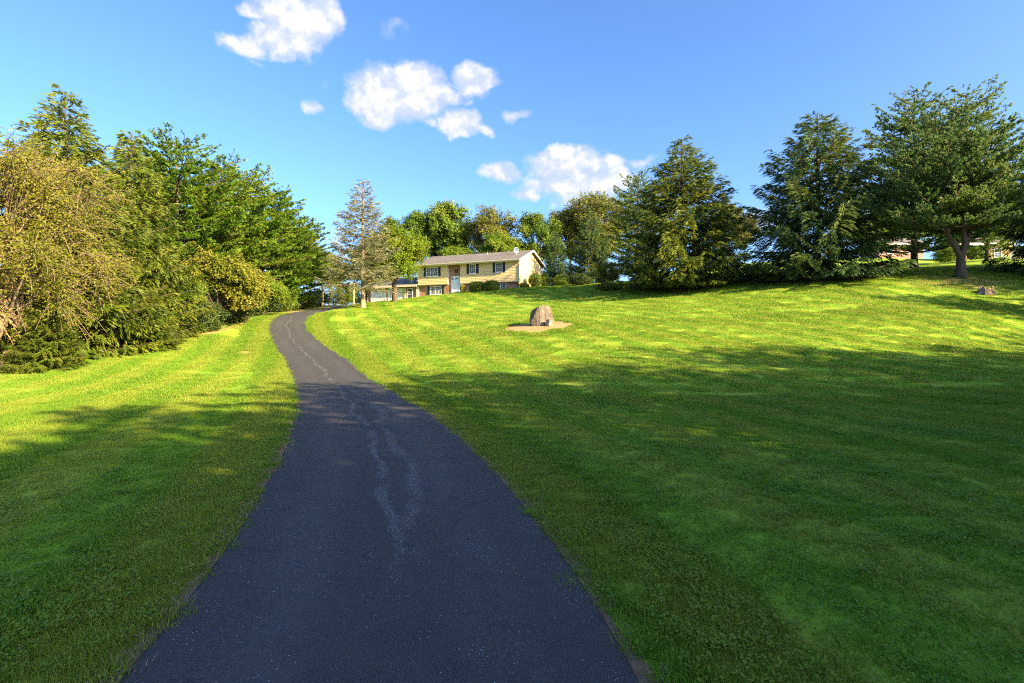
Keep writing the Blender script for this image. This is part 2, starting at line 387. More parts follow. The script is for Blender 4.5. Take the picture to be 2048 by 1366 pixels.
def road_strip(offs, zoff, name, crown=0.0, wob=0.0):
    T = np.gradient(ROAD, axis=0); T /= np.linalg.norm(T, axis=1)[:, None]; N = np.c_[T[:, 1], -T[:, 0]]
    s = np.r_[0, np.cumsum(np.linalg.norm(np.diff(ROAD, axis=0), axis=1))]
    rr = np.random.default_rng(4)
    V = []; UV = []
    for k, o in enumerate(offs):
        oo = o + (wob * np.interp(s, np.arange(0, s[-1] + 1, .22), rr.normal(size=len(np.arange(0, s[-1] + 1, .22)))) if k in (0, len(offs) - 1) else 0)
        p = ROAD + N * np.asarray(oo).reshape(-1, 1) if not np.isscalar(oo) else ROAD + N * oo
        z = hz(p[:, 0], p[:, 1]) + (zoff[k] if hasattr(zoff, '__len__') else zoff)
        V.append(np.c_[p, z]); UV.append(np.c_[np.full(len(p), o), s])
    n = len(ROAD); V = np.concatenate(V); UV = np.concatenate(UV); q = []
    for k in range(len(offs) - 1):
        a = np.arange(n - 1) + k * n; q.append(np.stack([a, a + n, a + n + 1, a + 1], -1))
    return np_mesh(name, V, quads=np.concatenate(q), uv=UV, smooth=True)
# resample the centre line finely for the sheet
ROAD_C = ROAD.copy()
offs = [-HALF - .02, -HALF, -HALF + .05] + list(np.linspace(-1.2, 1.2, 9)) + [HALF - .05, HALF, HALF + .02]
zo = [-.05, .012, .022] + [.022 + .012 * (1 - (o / 1.2) ** 2) for o in np.linspace(-1.2, 1.2, 9)] + [.022, .012, -.05]
tag(link('driveway', road_strip(offs, zo, 'driveway', wob=.012), M['asphalt']), 'dark sealed asphalt driveway curving up the lawn', 'driveway', kind='structure')
M['soil'] = None
def soil_mat():
    m, nt, b, out = new_mat('verge_soil'); g = nt.n('ShaderNodeNewGeometry').outputs['Position']
    n = nt.noise(g, 22, 4, .7); nt.link(nt.mix(n, (.07, .045, .022), (.24, .165, .085)), b.inputs['Base Color']); b.inputs['Roughness'].default_value = .95
    bump(nt, b, n, .9, .03); return m
M['soil'] = soil_mat()
for sd in (-1, 1):
    o_ = sorted([sd * (HALF - .10), sd * (HALF + .05), sd * (HALF + .12)])
    tag(link('verge', road_strip(o_, [-.004, .010, .004] if sd > 0 else [.004, .010, -.004], 'verge', wob=.04), M['soil']), 'bare soil verge along the %s edge of the driveway' % ('left' if sd < 0 else 'right'), 'verge', kind='structure')

# ------------------------------------------------------------------ simple materials
def plain(name, c, rough=.6, spec=.3, nscale=None, namt=.15, bumps=None, metal=0.0):
    m, nt, b, out = new_mat(name)
    tc = nt.n('ShaderNodeTexCoord').outputs['Object']
    if nscale:
        n = nt.noise(tc, nscale, 4, .6)
        col = nt.mix(n, tuple(v * (1 - namt) for v in c), tuple(min(1, v * (1 + namt)) for v in c)); nt.link(col, b.inputs['Base Color'])
        if bumps: bump(nt, b, n, bumps, .02)
    else: b.inputs['Base Color'].default_value = (*c, 1)
    b.inputs['Roughness'].default_value = rough; b.inputs['Specular IOR Level'].default_value = spec; b.inputs['Metallic'].default_value = metal
    return m
def leaf_mat(name, stops, trans=.3, rough=.55, spec=.25, var=.25):
    m, nt, b, out = new_mat(name)
    at = nt.n('ShaderNodeAttribute', attribute_name='tint').outputs['Fac']
    oi = nt.n('ShaderNodeObjectInfo').outputs['Random']
    tc = nt.n('ShaderNodeTexCoord').outputs['Object']
    n = nt.noise(tc, .55, 3, .6)
    f = nt.m('ADD', at, nt.m('MULTIPLY', nt.m('SUBTRACT', n, .5), .7)); f = nt.m('ADD', f, nt.m('MULTIPLY', nt.m('SUBTRACT', oi, .5), var))
    col = nt.ramp(f, stops)
    nt.link(col, b.inputs['Base Color']); b.inputs['Roughness'].default_value = rough; b.inputs['Specular IOR Level'].default_value = spec
    tr = nt.n('ShaderNodeBsdfTranslucent'); nt.link(col, tr.inputs[0])
    mx = nt.n('ShaderNodeMixShader'); mx.inputs[0].default_value = trans
    nt.link(b.outputs[0], mx.inputs[1]); nt.link(tr.outputs[0], mx.inputs[2]); nt.link(mx.outputs[0], out.inputs[0])
    return m
def bark_mat(name, a, c, scale=6):
    m, nt, b, out = new_mat(name)
    tc = nt.n('ShaderNodeTexCoord').outputs['Object']; x, y, z = nt.xyz(tc)
    v = nt.comb(x, y, nt.m('MULTIPLY', z, .25)); n = nt.noise(v, scale, 5, .65)
    nt.link(nt.mix(n, a, c), b.inputs['Base Color']); b.inputs['Roughness'].default_value = .9; b.inputs['Specular IOR Level'].default_value = .1
    bump(nt, b, n, .9, .05); return m
M['spruce'] = leaf_mat('spruce_needles', [(0, (.065, .105, .010)), (.45, (.130, .170, .014)), (.8, (.190, .205, .022)), (1, (.25, .22, .05))], .32)
M['spruce_dark'] = leaf_mat('dark_spruce_needles', [(0, (.035, .080, .026)), (.5, (.080, .140, .030)), (.85, (.150, .180, .032)), (1, (.20, .19, .04))], .32)
M['pine'] = leaf_mat('pine_needles', [(0, (.080, .165, .010)), (.45, (.150, .250, .016)), (.8, (.215, .285, .026)), (1, (.26, .26, .04))], .42)
M['pine_blue'] = leaf_mat('blue_pine_needles', [(0, (.075, .150, .045)), (.45, (.145, .230, .055)), (.8, (.210, .265, .06)), (1, (.26, .26, .06))], .42)
M['tan_spruce'] = leaf_mat('ailing_spruce_needles', [(0, (.095, .120, .045)), (.4, (.165, .172, .080)), (.8, (.245, .230, .120)), (1, (.31, .28, .16))], .2)
M['leaf_yellow'] = leaf_mat('yellowing_leaves', [(0, (.085, .110, .008)), (.45, (.155, .170, .014)), (.85, (.23, .215, .025)), (1, (.29, .23, .05))], .4)
M['leaf_tan'] = leaf_mat('olive_tan_leaves', [(0, (.080, .105, .008)), (.45, (.150, .158, .012)), (.85, (.22, .195, .022)), (1, (.28, .22, .05))], .38)
M['leaf_green'] = leaf_mat('green_leaves', [(0, (.055, .110, .010)), (.5, (.115, .185, .014)), (.9, (.190, .225, .026)), (1, (.22, .22, .04))], .4)
M['leaf_lime'] = leaf_mat('lime_leaves', [(0, (.080, .150, .008)), (.5, (.150, .225, .012)), (.9, (.22, .255, .022)), (1, (.26, .25, .04))], .45)
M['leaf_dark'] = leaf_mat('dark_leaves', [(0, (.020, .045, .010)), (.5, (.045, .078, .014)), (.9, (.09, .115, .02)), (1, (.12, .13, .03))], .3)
M['box'] = leaf_mat('boxwood_leaves', [(0, (.060, .110, .010)), (.5, (.105, .160, .012)), (1, (.17, .21, .03))], .3)
M['gold'] = leaf_mat('golden_leaves', [(0, (.16, .16, .010)), (.5, (.27, .24, .02)), (1, (.38, .30, .04))], .35)
M['bark'] = bark_mat('brown_bark', (.055, .040, .030), (.15, .11, .08))
M['bark_grey'] = bark_mat('grey_bark', (.085, .072, .060), (.22, .19, .16))
M['bark_pale'] = bark_mat('pale_bark', (.17, .12, .07), (.32, .24, .15))

# ------------------------------------------------------------------ plant geometry
class Plant:
    """wood (tubes) and leaf blades of one plant, in numpy"""
    def __init__(self, seed): self.r = np.random.default_rng(seed); self.wv = []; self.wf = []; self.wn = 0; self.lv = []; self.lt = []
    def tube(self, pts, rad, k=5):
        pts = np.asarray(pts, float); n = len(pts); rad = np.broadcast_to(np.asarray(rad, float), (n,))
        d = np.gradient(pts, axis=0); d /= np.linalg.norm(d, axis=1)[:, None] + 1e-9
        ref = np.where(np.abs(d[:, 2:3]) > .9, [[1., 0, 0]], [[0, 0, 1.]]); a = np.cross(d, ref); a /= np.linalg.norm(a, axis=1)[:, None] + 1e-9; b = np.cross(d, a)
        th = np.arange(k) * 2 * np.pi / k
        v = pts[:, None] + (a[:, None] * np.cos(th)[None, :, None] + b[:, None] * np.sin(th)[None, :, None]) * rad[:, None, None]
        i = np.arange(n - 1)[:, None] * k; j = np.arange(k)[None]; jn = (j + 1) % k
        f = np.stack([i + j, i + jn, i + k + jn, i + k + j], -1).reshape(-1, 4) + self.wn
        self.wv.append(v.reshape(-1, 3)); self.wf.append(f); self.wn += n * k
    def blades(self, P, D, L, w, tint, W=None, N=None):
        P = np.asarray(P, float); D = D / (np.linalg.norm(D, axis=1)[:, None] + 1e-9); n = len(P)
        if N is not None: W = np.cross(D, N)
        if W is None: W = np.cross(D, self.r.normal(size=(n, 3)))
        W = W / (np.linalg.norm(W, axis=1)[:, None] + 1e-9)
        L = np.broadcast_to(L, (n,))[:, None]; w = np.broadcast_to(w, (n,))[:, None] * .5
        v = np.stack([P, P + D * L * .5 + W * w, P + D * L, P + D * L * .5 - W * w], 1)
        self.lv.append(v.reshape(-1, 3)); self.lt.append(np.repeat(tint, 4))
    def crown(self, name='crown'):
        V = np.concatenate(self.lv); n = len(V) // 4
        return np_mesh(name, V, quads=np.arange(n * 4).reshape(-1, 4), tint=np.concatenate(self.lt))
    def wood(self, name='trunk'):
        return np_mesh(name, np.concatenate(self.wv), quads=np.concatenate(self.wf), smooth=True)
    def count(self): return sum(len(v) for v in self.lv) // 4

def trunk_path(r, H, n=14, wob=.12, lean=(0, 0)):
    t = np.linspace(0, 1, n); x = np.cumsum(r.normal(0, wob / n, n)) + lean[0] * t; y = np.cumsum(r.normal(0, wob / n, n)) + lean[1] * t
    x -= x[0]; y -= y[0]
    return np.c_[x, y, t * H - .15]

def spruce(seed, H=15, RB=5.5, h0=.3, droop=.75, dens=1.0, gap=.42, blade=(.40, .066), prof=.85, tint=(.1, .75), bald=0.0, top_up=.55):
    p = Plant(seed); r = p.r
    tp = trunk_path(r, H); tr = .26 * H / 15
    p.tube(tp, tr * (1 - np.linspace(0, 1, len(tp))) ** .8 + .015 + tr * .5 * np.exp(-np.linspace(0, 1, len(tp)) * 40), 8)
    h = h0
    while h < H - .25:
        fr = h / H; L0 = RB * (1 - fr) ** prof * min(1.0, (1 - fr) / .35) ** .35 + .16
        k = int(4 + L0 * 1.3)
        a0 = r.uniform(0, 6.28)
        for b in range(k):
            L = L0 * r.uniform(.80, 1.12)
            if r.random() < .05: L *= .7
            az = a0 + b * 6.283 / k + r.normal(0, .2); hh = h + r.normal(0, .12)
            cx = np.interp(hh, tp[:, 2], tp[:, 0]); cy = np.interp(hh, tp[:, 2], tp[:, 1])
            o = np.array([math.cos(az), math.sin(az), 0]); sd = np.array([-math.sin(az), math.cos(az), 0])
            a = -.42 + (top_up + .45) * fr + r.normal(0, .07); c = .34 + r.normal(0, .06)
            a = max(a, -2 * math.sqrt(max(c, .1) * max(hh - .12, .01) / L))
            if hh < 1.3: L *= .80 + .15 * hh
            t = np.linspace(0, 1, 7); bend = r.normal(0, .12)
            z = hh + L * (a * t + c * t ** 2)
            z = np.maximum(z, .06 + .1 * t)
            pts = np.stack([cx + o[0] * L * t + sd[0] * bend * L * t ** 2, cy + o[1] * L * t + sd[1] * bend * L * t ** 2, z], 1)
            p.tube(pts, .012 + .035 * L / 5 * (1 - t), 4)
            # side twigs
            nb = max(4, int(L / .16 * dens)); tb = r.uniform(.02, 1.0, nb) ** .62
            base = np.stack([np.interp(tb, t, pts[:, i]) for i in range(3)], 1)
            side = np.where(np.arange(nb) % 2 == 0, 1., -1.)
            l = np.minimum(.42 + .28 * L * (1 - tb) * r.uniform(.5, 1.1, nb), 1.1); 
            od = r.uniform(.45, .9, nb)[:, None]
            D = o[None] * od + sd[None] * (side * r.uniform(.35, .9, nb))[:, None]; D[:, 2] += r.uniform(-.15, .15, nb) + .25 * fr
            D /= np.linalg.norm(D, axis=1)[:, None]
            dr = droop * r.uniform(.5, 1.2, nb) * (1 - .45 * fr)
            nbl = np.maximum(3, (l / .105 * dens).astype(int)); I = np.repeat(np.arange(nb), nbl); n = len(I)
            s = r.uniform(0, 1, n) * l[I]
            P = base[I] + D[I] * s[:, None]; P[:, 2] -= dr[I] * s ** 1.6
            bd = D[I] * .8 + r.normal(0, .17, (n, 3)); bd[:, 2] -= dr[I] * (.30 + s * 1.1)
            P[:, 2] = np.maximum(P[:, 2], .05)
            tt = r.uniform(*tint) + r.normal(0, .12, n)
            # flat-ish sprays: blade width lies roughly level
            W = np.cross(bd, o[None] * .9 + np.array([[0, 0, .45]]) + r.normal(0, .42, (n, 3)))
            p.blades(P, bd, blade[0] * r.uniform(.6, 1.25, n), blade[1] * r.uniform(.7, 1.3, n), np.clip(tt, 0, 1), W)
        h += gap * r.uniform(.8, 1.2) * (.75 + .75 * (1 - fr))
    # leader
    n = 60; P = np.c_[r.normal(0, .03, n) + tp[-1, 0], r.normal(0, .03, n) + tp[-1, 1], H - .15 - r.uniform(0, .9, n) ** 1.2]
    D = r.normal(0, .5, (n, 3)); D[:, 2] = np.abs(D[:, 2]) + .6
    p.blades(P, D, .26, .05, r.uniform(*tint, n))
    return p

def pine(seed, H=16, RB=5.0, h0=1.2, dh=.74, dens=1.75, stems=None, blade=(.26, .064), tint=(.1, .75), flat=0.12, prof='col', up=.28, open_=.0):
    p = Plant(seed); r = p.r
    stems = stems or [((0, 0), (0, 0), 0.0, 1.0)]        # base offset, lean, fork height, height share
    if len(stems) > 1:
        zf = max(s[2] for s in stems); p.tube([(0, 0, -.2), (0.02, 0, zf * .35), (0, .02, zf * .7), (.03, 0, zf + .15)], [.55, .38, .34, .30], 10)
    for (ox, oy), (lx, ly), zf, hs in stems:
        Hs = H * hs; n = 16; t = np.linspace(0, 1, n)
        if len(stems) > 1:
            e = 1 - np.exp(-t * 5); tp = np.c_[lx * e + r.normal(0, .05, n), ly * e + r.normal(0, .05, n), zf + (Hs - zf) * t]; tp[0] = (ox * .3, oy * .3, zf - .25); tr = .21
            rad = tr * (1 - t) ** .7 + .02
        else:
            tp = trunk_path(r, Hs, n, .3); rad = .30 * H / 16 * (1 - t) ** .75 + .02; rad[0] *= 1.35
        p.tube(tp, rad, 8)
        h = max(h0, zf + .4)
        while h < Hs - .2:
            fr = h / Hs
            if prof == 'col': e = min(1.0, (1 - fr) * 2.5) ** .72 * (.74 + .26 * min(1, fr * 3))
            else: e = min(1.0, (1 - fr) * 1.7) ** .6 * min(1.0, .60 + fr * 1.1)
            a0 = r.uniform(0, 6.28); k = int(4.2 + (RB * e) * .75)
            for b in range(k):
                if r.random() < open_: continue
                L = (RB * e + .45) * r.uniform(.66, 1.12); az = a0 + b * 6.283 / k + r.normal(0, .3); hh = h + r.normal(0, .10)
                cx = np.interp(hh, tp[:, 2], tp[:, 0]); cy = np.interp(hh, tp[:, 2], tp[:, 1])
                o = np.array([math.cos(az), math.sin(az), 0]); sd = np.array([-math.sin(az), math.cos(az), 0])
                a = -.10 + .55 * fr ** 2 + r.normal(0, .08); c = up * r.uniform(.5, 1.3)
                t7 = np.linspace(0, 1, 7); bend = r.normal(0, .18)
                pts = np.stack([cx + o[0] * L * t7 + sd[0] * bend * L * t7 ** 2, cy + o[1] * L * t7 + sd[1] * bend * L * t7 ** 2, np.maximum(hh + L * (a * t7 + c * t7 ** 2), .25)], 1)
                p.tube(pts, .014 + .05 * L / 5 * (1 - t7), 4)
                nb = max(4, int(L * 4.4 * dens)); tb = 1 - r.uniform(0, .74 + .22 * fr, nb) ** 1.15
                base = np.stack([np.interp(tb, t7, pts[:, i]) for i in range(3)], 1)
                side = np.where(np.arange(nb) % 2 == 0, 1., -1.)
                l = np.minimum((.25 + .42 * L * (1 - tb)) * r.uniform(.5, 1.15, nb), 1.5)
                D = o[None] * r.uniform(.5, 1, nb)[:, None] + sd[None] * (side * r.uniform(.3, 1, nb))[:, None]; D[:, 2] += r.uniform(.0, .22, nb)
                D /= np.linalg.norm(D, axis=1)[:, None]
                nt_ = np.maximum(2, (l / .17).astype(int)); I = np.repeat(np.arange(nb), nt_); m = len(I)
                s = l[I] * r.uniform(.15, 1.05, m)
                T = base[I] + D[I] * s[:, None] + r.normal(0, .05, (m, 3)); T[:, 2] += flat * s
                K = 8; J = np.repeat(np.arange(m), K); q = len(J)
                bd = D[I][J] * .9 + r.normal(0, .38, (q, 3)); bd[:, 2] += .30
                tt = np.clip(r.uniform(*tint) + np.repeat(r.normal(0, .12, m), K) + r.normal(0, .05, q), 0, 1)
                p.blades(T[J] - bd * .03, bd, blade[0] * r.uniform(.7, 1.2, q), blade[1], tt, N=o[None] * .85 + np.array([[0, 0, .55]]) + r.normal(0, .40, (q, 3)))
            h += dh * r.uniform(.75, 1.3)
        n = 160; P = np.c_[r.normal(0, .05, n) + tp[-1, 0], r.normal(0, .05, n) + tp[-1, 1], Hs - .1 - r.uniform(0, 1., n)]
        D = r.normal(0, .5, (n, 3)); D[:, 2] = np.abs(D[:, 2]) + .5
        p.blades(P, D, .2, .036, np.clip(r.uniform(*tint, n), 0, 1))
    return p

def broadleaf(seed, H=9, crown=(0, 0, 6), rad=(3.5, 3.5, 3.2), lobes=26, lobe=(.30, .45), twigs=34, leaves=16, leaf=.13, trunk_r=.22, fork=.28, twig_r=.012, droop=.1, spread=.10,
              tint=(.2, .7), lean=(0, 0), stems=1, bare=.0, lower=-.9):
    p = Plant(seed); r = p.r; C = np.array(crown, float); Rd = np.array(rad, float)
    roots = []
    for s in range(stems):
        a = r.uniform(0, 6.28); off = np.array([math.cos(a), math.sin(a), 0]) * (.0 if stems == 1 else r.uniform(.1, .35))
        top = np.array([C[0] * .7 + lean[0], C[1] * .7 + lean[1], H * fork]) + (0 if stems == 1 else off * 3)
        t = np.linspace(0, 1, 6)[:, None]; path = off + (top - off) * t + r.normal(0, .06, (6, 3)) * t; path[0, 2] = -.2
        p.tube(path, np.linspace(trunk_r * 1.3, trunk_r * .85, 6) / math.sqrt(stems), 8); roots.append((path[-1], path))
    k = 0; tries = 0
    while k < lobes and tries < lobes * 20:
        tries += 1
        d = r.normal(size=3); d /= np.linalg.norm(d)
        if d[2] < lower: continue
        k += 1
        rr = r.uniform(.15, 1) ** .45 * .78; c = C + d * Rd * rr; lr = r.uniform(*lobe) * Rd.min()
        lr3 = lr * np.array([1.15, 1.15, .85])
        root = roots[int(r.integers(len(roots)))][0]
        # limb from fork to lobe centre, bowed upwards
        t = np.linspace(0, 1, 7)[:, None]; mid = root * .5 + c * .5 + np.array([0, 0, .12 * np.linalg.norm(c - root)]) + r.normal(0, .2, 3)
        path = root * (1 - t) ** 2 + 2 * mid * t * (1 - t) + c * t ** 2 + r.normal(0, .04, (7, 3)) * t
        p.tube(path, np.linspace(trunk_r * .42, twig_r * 1.6, 7), 5)
        lt = r.uniform(*tint)
        for w in range(twigs):
            e = r.normal(size=3); e /= np.linalg.norm(e)
            e = e * .9 + (d * .55 + np.array([0, 0, .12])); e /= np.linalg.norm(e)
            tlen = r.uniform(.55, 1.12); st = path[int(r.integers(3, 7))] if w % 3 else c
            end = c + e * lr3 * tlen * 1.05; end[2] -= droop * lr * r.uniform(0, 1.4)
            t4 = np.linspace(0, 1, 5)[:, None]; mm = st * .45 + end * .55 + r.normal(0, .08 * lr, 3) + np.array([0, 0, .1 * lr])
            tw = st * (1 - t4) ** 2 + 2 * mm * t4 * (1 - t4) + end * t4 ** 2
            if w % 2 == 0 or bare: p.tube(tw, np.linspace(twig_r, twig_r * .45, 5), 3)
            nl = int(leaves * r.uniform(.6, 1.3) * (1 - bare * r.uniform(0, 1.2))) if bare else int(leaves * r.uniform(.6, 1.3))
            if nl < 1: continue
            u = 1 - r.uniform(0, .75, nl) ** 1.2; P = np.stack([np.interp(u, t4[:, 0], tw[:, i]) for i in range(3)], 1) + r.normal(0, spread, (nl, 3))
            D = r.normal(0, 1, (nl, 3)); D[:, 2] -= .25
            p.blades(P, D, leaf * r.uniform(.7, 1.35, nl), leaf * .62 * r.uniform(.7, 1.2, nl), np.clip(lt + r.normal(0, .13, nl), 0, 1),
                     N=(P - c) / lr + d * .4 + np.array([[0, 0, .45]]) + r.normal(0, .55, (nl, 3)))
    return p

def bush(seed, rad=(1, 1, .8), n=5000, leaf=.07, lumps=.1, tint=(.2, .8), power=2.0):
    """clipped or natural shrub: leaves through an outer shell"""
    p = Plant(seed); r = p.r; rad = np.array(rad); n = int(n * 1.7); leaf *= 1.2
    d = r.normal(size=(n, 3)); d /= (np.abs(d) ** power).sum(1)[:, None] ** (1 / power)
    q = d * (1 - .35 * r.uniform(0, 1, n) ** 2)[:, None]
    l = np.array([mnoise.noise(Vector(v * 2.2) + Vector((seed, 0, 0))) for v in d]) * lumps
    P = (q * (1 + l)[:, None]) * rad; P[:, 2] += rad[2] * .95; P = P[P[:, 2] > .02]; n = len(P)
    D = r.normal(0, 1, (n, 3)); D[:, 2] += .3
    p.blades(P, D, leaf * r.uniform(.7, 1.3, n), leaf * .62, np.clip(r.uniform(*tint, n), 0, 1), N=(P - np.array([[0, 0, rad[2] * .9]])) / rad + r.normal(0, .55, (n, 3)))
    for k in range(7):
        a = r.uniform(0, 6.28); e = np.array([math.cos(a) * rad[0] * .5, math.sin(a) * rad[1] * .5, rad[2] * 1.2])
        p.tube([np.array([e[0] * .15, e[1] * .15, -.08]), e * .5, e], [.03, .02, .01], 4)
    return p

def plant_thing(name, wood, crown, wm, cm, loc, rotz=0, scale=1.0, label='', cat='tree', group=None, stem='trunk'):
    o = empty(name, loc, rotz, scale); tag(o, label, cat, group)
    link(stem, wood, wm, o); link('crown' if stem == 'trunk' else 'foliage', crown, cm, o)
    return o

# ------------------------------------------------------------------ house
HA = R(-24.0); HO = (0.889, 65.0, 5.5)
house = empty('house', HO, HA)
tag(house, 'cream sided split-level house with brick base and attached two-car garage', 'house')
def brick_mat(name, a, b_, mortar, sc=1.0):
    m, nt, b, out = new_mat(name)
    tc = nt.n('ShaderNodeTexCoord').outputs['Object']; x, y, z = nt.xyz(tc)
    v = nt.comb(nt.m('ADD', x, y), z, 0.0)
    br = nt.n('ShaderNodeTexBrick'); nt.link(v, br.inputs['Vector'])
    br.inputs['Scale'].default_value = 1.0 * sc; br.inputs['Brick Width'].default_value = .21; br.inputs['Row Height'].default_value = .075; br.inputs['Mortar Size'].default_value = .008
    br.inputs['Color1'].default_value = (*a, 1); br.inputs['Color2'].default_value = (*b_, 1); br.inputs['Mortar'].default_value = (*mortar, 1)
    n = nt.noise(tc, 3.0, 4, .65); col = nt.mix(nt.ss(n, .35, .75, 0, .7), br.outputs['Color'], tuple(v_ * .6 for v_ in a))
    nt.link(col, b.inputs['Base Color']); b.inputs['Roughness'].default_value = .85
    bump(nt, b, br.outputs['Fac'], -.4, .01); return m
M['brick'] = brick_mat('red_brown_brick', (.30, .13, .065), (.42, .21, .12), (.42, .33, .25))
M['brick2'] = brick_mat('pinkish_brick', (.34, .13, .10), (.42, .20, .15), (.4, .34, .3))
M['siding'] = plain('cream_siding', (.74, .54, .26), .6, .3, 1.2, .05)
M['white'] = plain('white_paint', (.80, .79, .76), .5, .3, 2.0, .03)
M['door'] = plain('pale_blue_white_door', (.70, .76, .80), .45, .4)
M['shutter'] = plain('dark_green_shutter', (.022, .034, .032), .5, .3)
M['dark_metal'] = plain('dark_metal', (.03, .03, .03), .5, .4)
M['gutter'] = plain('cream_gutter', (.66, .58, .42), .5, .3)
def roof_mat():
    m, nt, b, out = new_mat('asphalt_shingle')
    tc = nt.n('ShaderNodeTexCoord').outputs['Object']; x, y, z = nt.xyz(tc)
    br = nt.n('ShaderNodeTexBrick'); nt.link(nt.comb(x, y, 0.), br.inputs['Vector']); br.inputs['Scale'].default_value = 1
    br.inputs['Brick Width'].default_value = .32; br.inputs['Row Height'].default_value = .14; br.inputs['Mortar Size'].default_value = .012
    br.inputs['Color1'].default_value = (.125, .115, .108, 1); br.inputs['Color2'].default_value = (.17, .155, .145, 1); br.inputs['Mortar'].default_value = (.09, .085, .08, 1)
    n = nt.noise(tc, .8, 4, .6); nt.link(nt.mix(nt.ss(n, .4, .8, 0, .45), br.outputs['Color'], (.21, .19, .17)), b.inputs['Base Color'])
    b.inputs['Roughness'].default_value = .95; b.inputs['Specular IOR Level'].default_value = .08; bump(nt, b, br.outputs['Fac'], -.4, .01); return m
M['roof'] = roof_mat()
def glass_mat():
    m, nt, b, out = new_mat('window_glass')
    tc = nt.n('ShaderNodeTexCoord').outputs['Object']
    nt.link(nt.mix(nt.noise(tc, .9, 2), (.030, .038, .045), (.12, .13, .14)), b.inputs['Base Color'])
    b.inputs['Roughness'].default_value = .06; b.inputs['Specular IOR Level'].default_value = .6; return m
M['glass'] = glass_mat()

LM, LG = -15.3, -24.2            # left ends of main block and garage wing (local x)
# brick lower storey (set back under the cantilevered siding) and entry bay
mb = MB(); mb.box(LM, -.02, .35, 8.0, -1.2, 2.42); mb.build('wall', M['brick'], house)['label'] = 'red brown brick lower storey'
# siding upper storey: two front stretches of overlapping clapboards, the entry bay between them stays brick
def clapboards(x0, x1, z0, z1, y, name, axis='x'):
    m = MB(); n = int(round((z1 - z0) / .2)); h = (z1 - z0) / n
    for i in range(n):
        a, b_ = z0 + i * h, z0 + (i + 1) * h
        if axis == 'x': m.prism([(y - .028, a), (y - .006, b_), (y + .12, b_), (y + .12, a)], 'x', x0, x1)
        else: m.prism([(y + .028, a), (y + .006, b_), (y - .12, b_), (y - .12, a)], 'y', x0, x1)
    return m.build(name, M['siding'], house)
EX0, EX1 = -10.5, -8.5
clapboards(EX1, 0, 2.4, 4.98, 0.0, 'siding'); clapboards(LM, EX0, 2.4, 4.98, 0.0, 'siding')
clapboards(0.13, 7.98, 1.2, 4.98, 0.0, 'siding', 'y')
MB().box(LM + .12, -.12, .37, 7.98, 2.42, 4.98).build('wall', M['brick'], house)['label'] = 'brick wall above the entry door'
MB().box(LM, EX0, .0, .36, 2.34, 2.4).box(EX1, 0, .0, .36, 2.34, 2.4).build('soffit_board', M['gutter'], house)
for x in (EX0, EX1 - .0):
    MB().box(x - (.02 if x == EX1 else .0), x + (.0 if x == EX1 else .02), -.03, .36, 2.4, 4.98).build('corner_board', M['gutter'], house)
MB().box(-.06, .05, -.045, .09, 2.38, 4.98).build('corner_board', M['gutter'], house)
# gable triangle in siding
g = MB()
for i in range(9):
    a, b_ = 4.98 + i * .19, 4.98 + (i + 1) * .19
    def yy(z): return (z - 4.98) / 1.74 * 4.0
    if yy(b_) > 3.98: b_ = 6.68
    g.add([(.028, yy(a), a), (.028, 8 - yy(a), a), (.006, 8 - yy(b_), b_), (.006, yy(b_), b_), (-.2, yy(a), a), (-.2, 8 - yy(a), a), (-.2, 8 - yy(b_), b_), (-.2, yy(b_), b_)],
          [(0, 1, 2, 3), (4, 7, 6, 5), (0, 4, 5, 1), (1, 5, 6, 2), (2, 6, 7, 3), (3, 7, 4, 0)])
g.build('gable', M['siding'], house)
# roof
def roof(name, x0, x1, yf, yb, ze, yr, zr, th=.14):
    m = MB()
    m.prism([(yf, ze), (yr, zr), (yr, zr + th), (yf, ze + th)], 'x', x0, x1)
    m.prism([(yb, ze), (yr + .001, zr), (yr + .001, zr + th), (yb, ze + th)], 'x', x0, x1)
    return m.build(name, M['roof'], house)
rf = roof('roof', LM - .3, .42, -.62, 8.62, 5.0, 4.0, 6.72)
MB().box(LM - .3, .42, -.66, -.625, 4.9, 5.15).build('fascia', M['gutter'], rf)
MB().prism([(-.66, 5.14), (-.78, 5.14), (-.76, 5.02), (-.70, 4.99), (-.66, 4.99)], 'x', LM - .3, .42).build('gutter', M['gutter'], rf)
MB().box(LM - .28, .40, -.62, 0.0, 4.90, 4.93).build('soffit', M['gutter'], rf)
sl = (6.72 - 5.0) / 4.62
for s in (0, 1):
    f = (lambda y: y) if s == 0 else (lambda y: 8 - y)
    MB().prism([(f(-.66), 4.90), (f(4.0), 6.64), (f(4.0), 6.88), (f(-.66), 5.16)], 'x', .425, .465).build('rake_board', M['white'], rf)
MB().prism([(3.85, 6.80), (4.0, 6.88), (4.15, 6.80), (4.0, 6.84)], 'x', LM - .3, .41).build('ridge_cap', M['roof'], rf)
# downspouts
MB().tube([(.08, -.72, 5.0), (.09, -.55, 4.82), (.10, -.09, 4.55), (.10, -.09, 2.2), (.10, -.09, 1.45)], .045, 6).build('downspout', M['gutter'], house)
MB().tube([(.12, 8.3, 4.95), (.14, 8.06, 4.6), (.14, 8.06, 1.4)], .045, 6).build('downspout', M['gutter'], house)
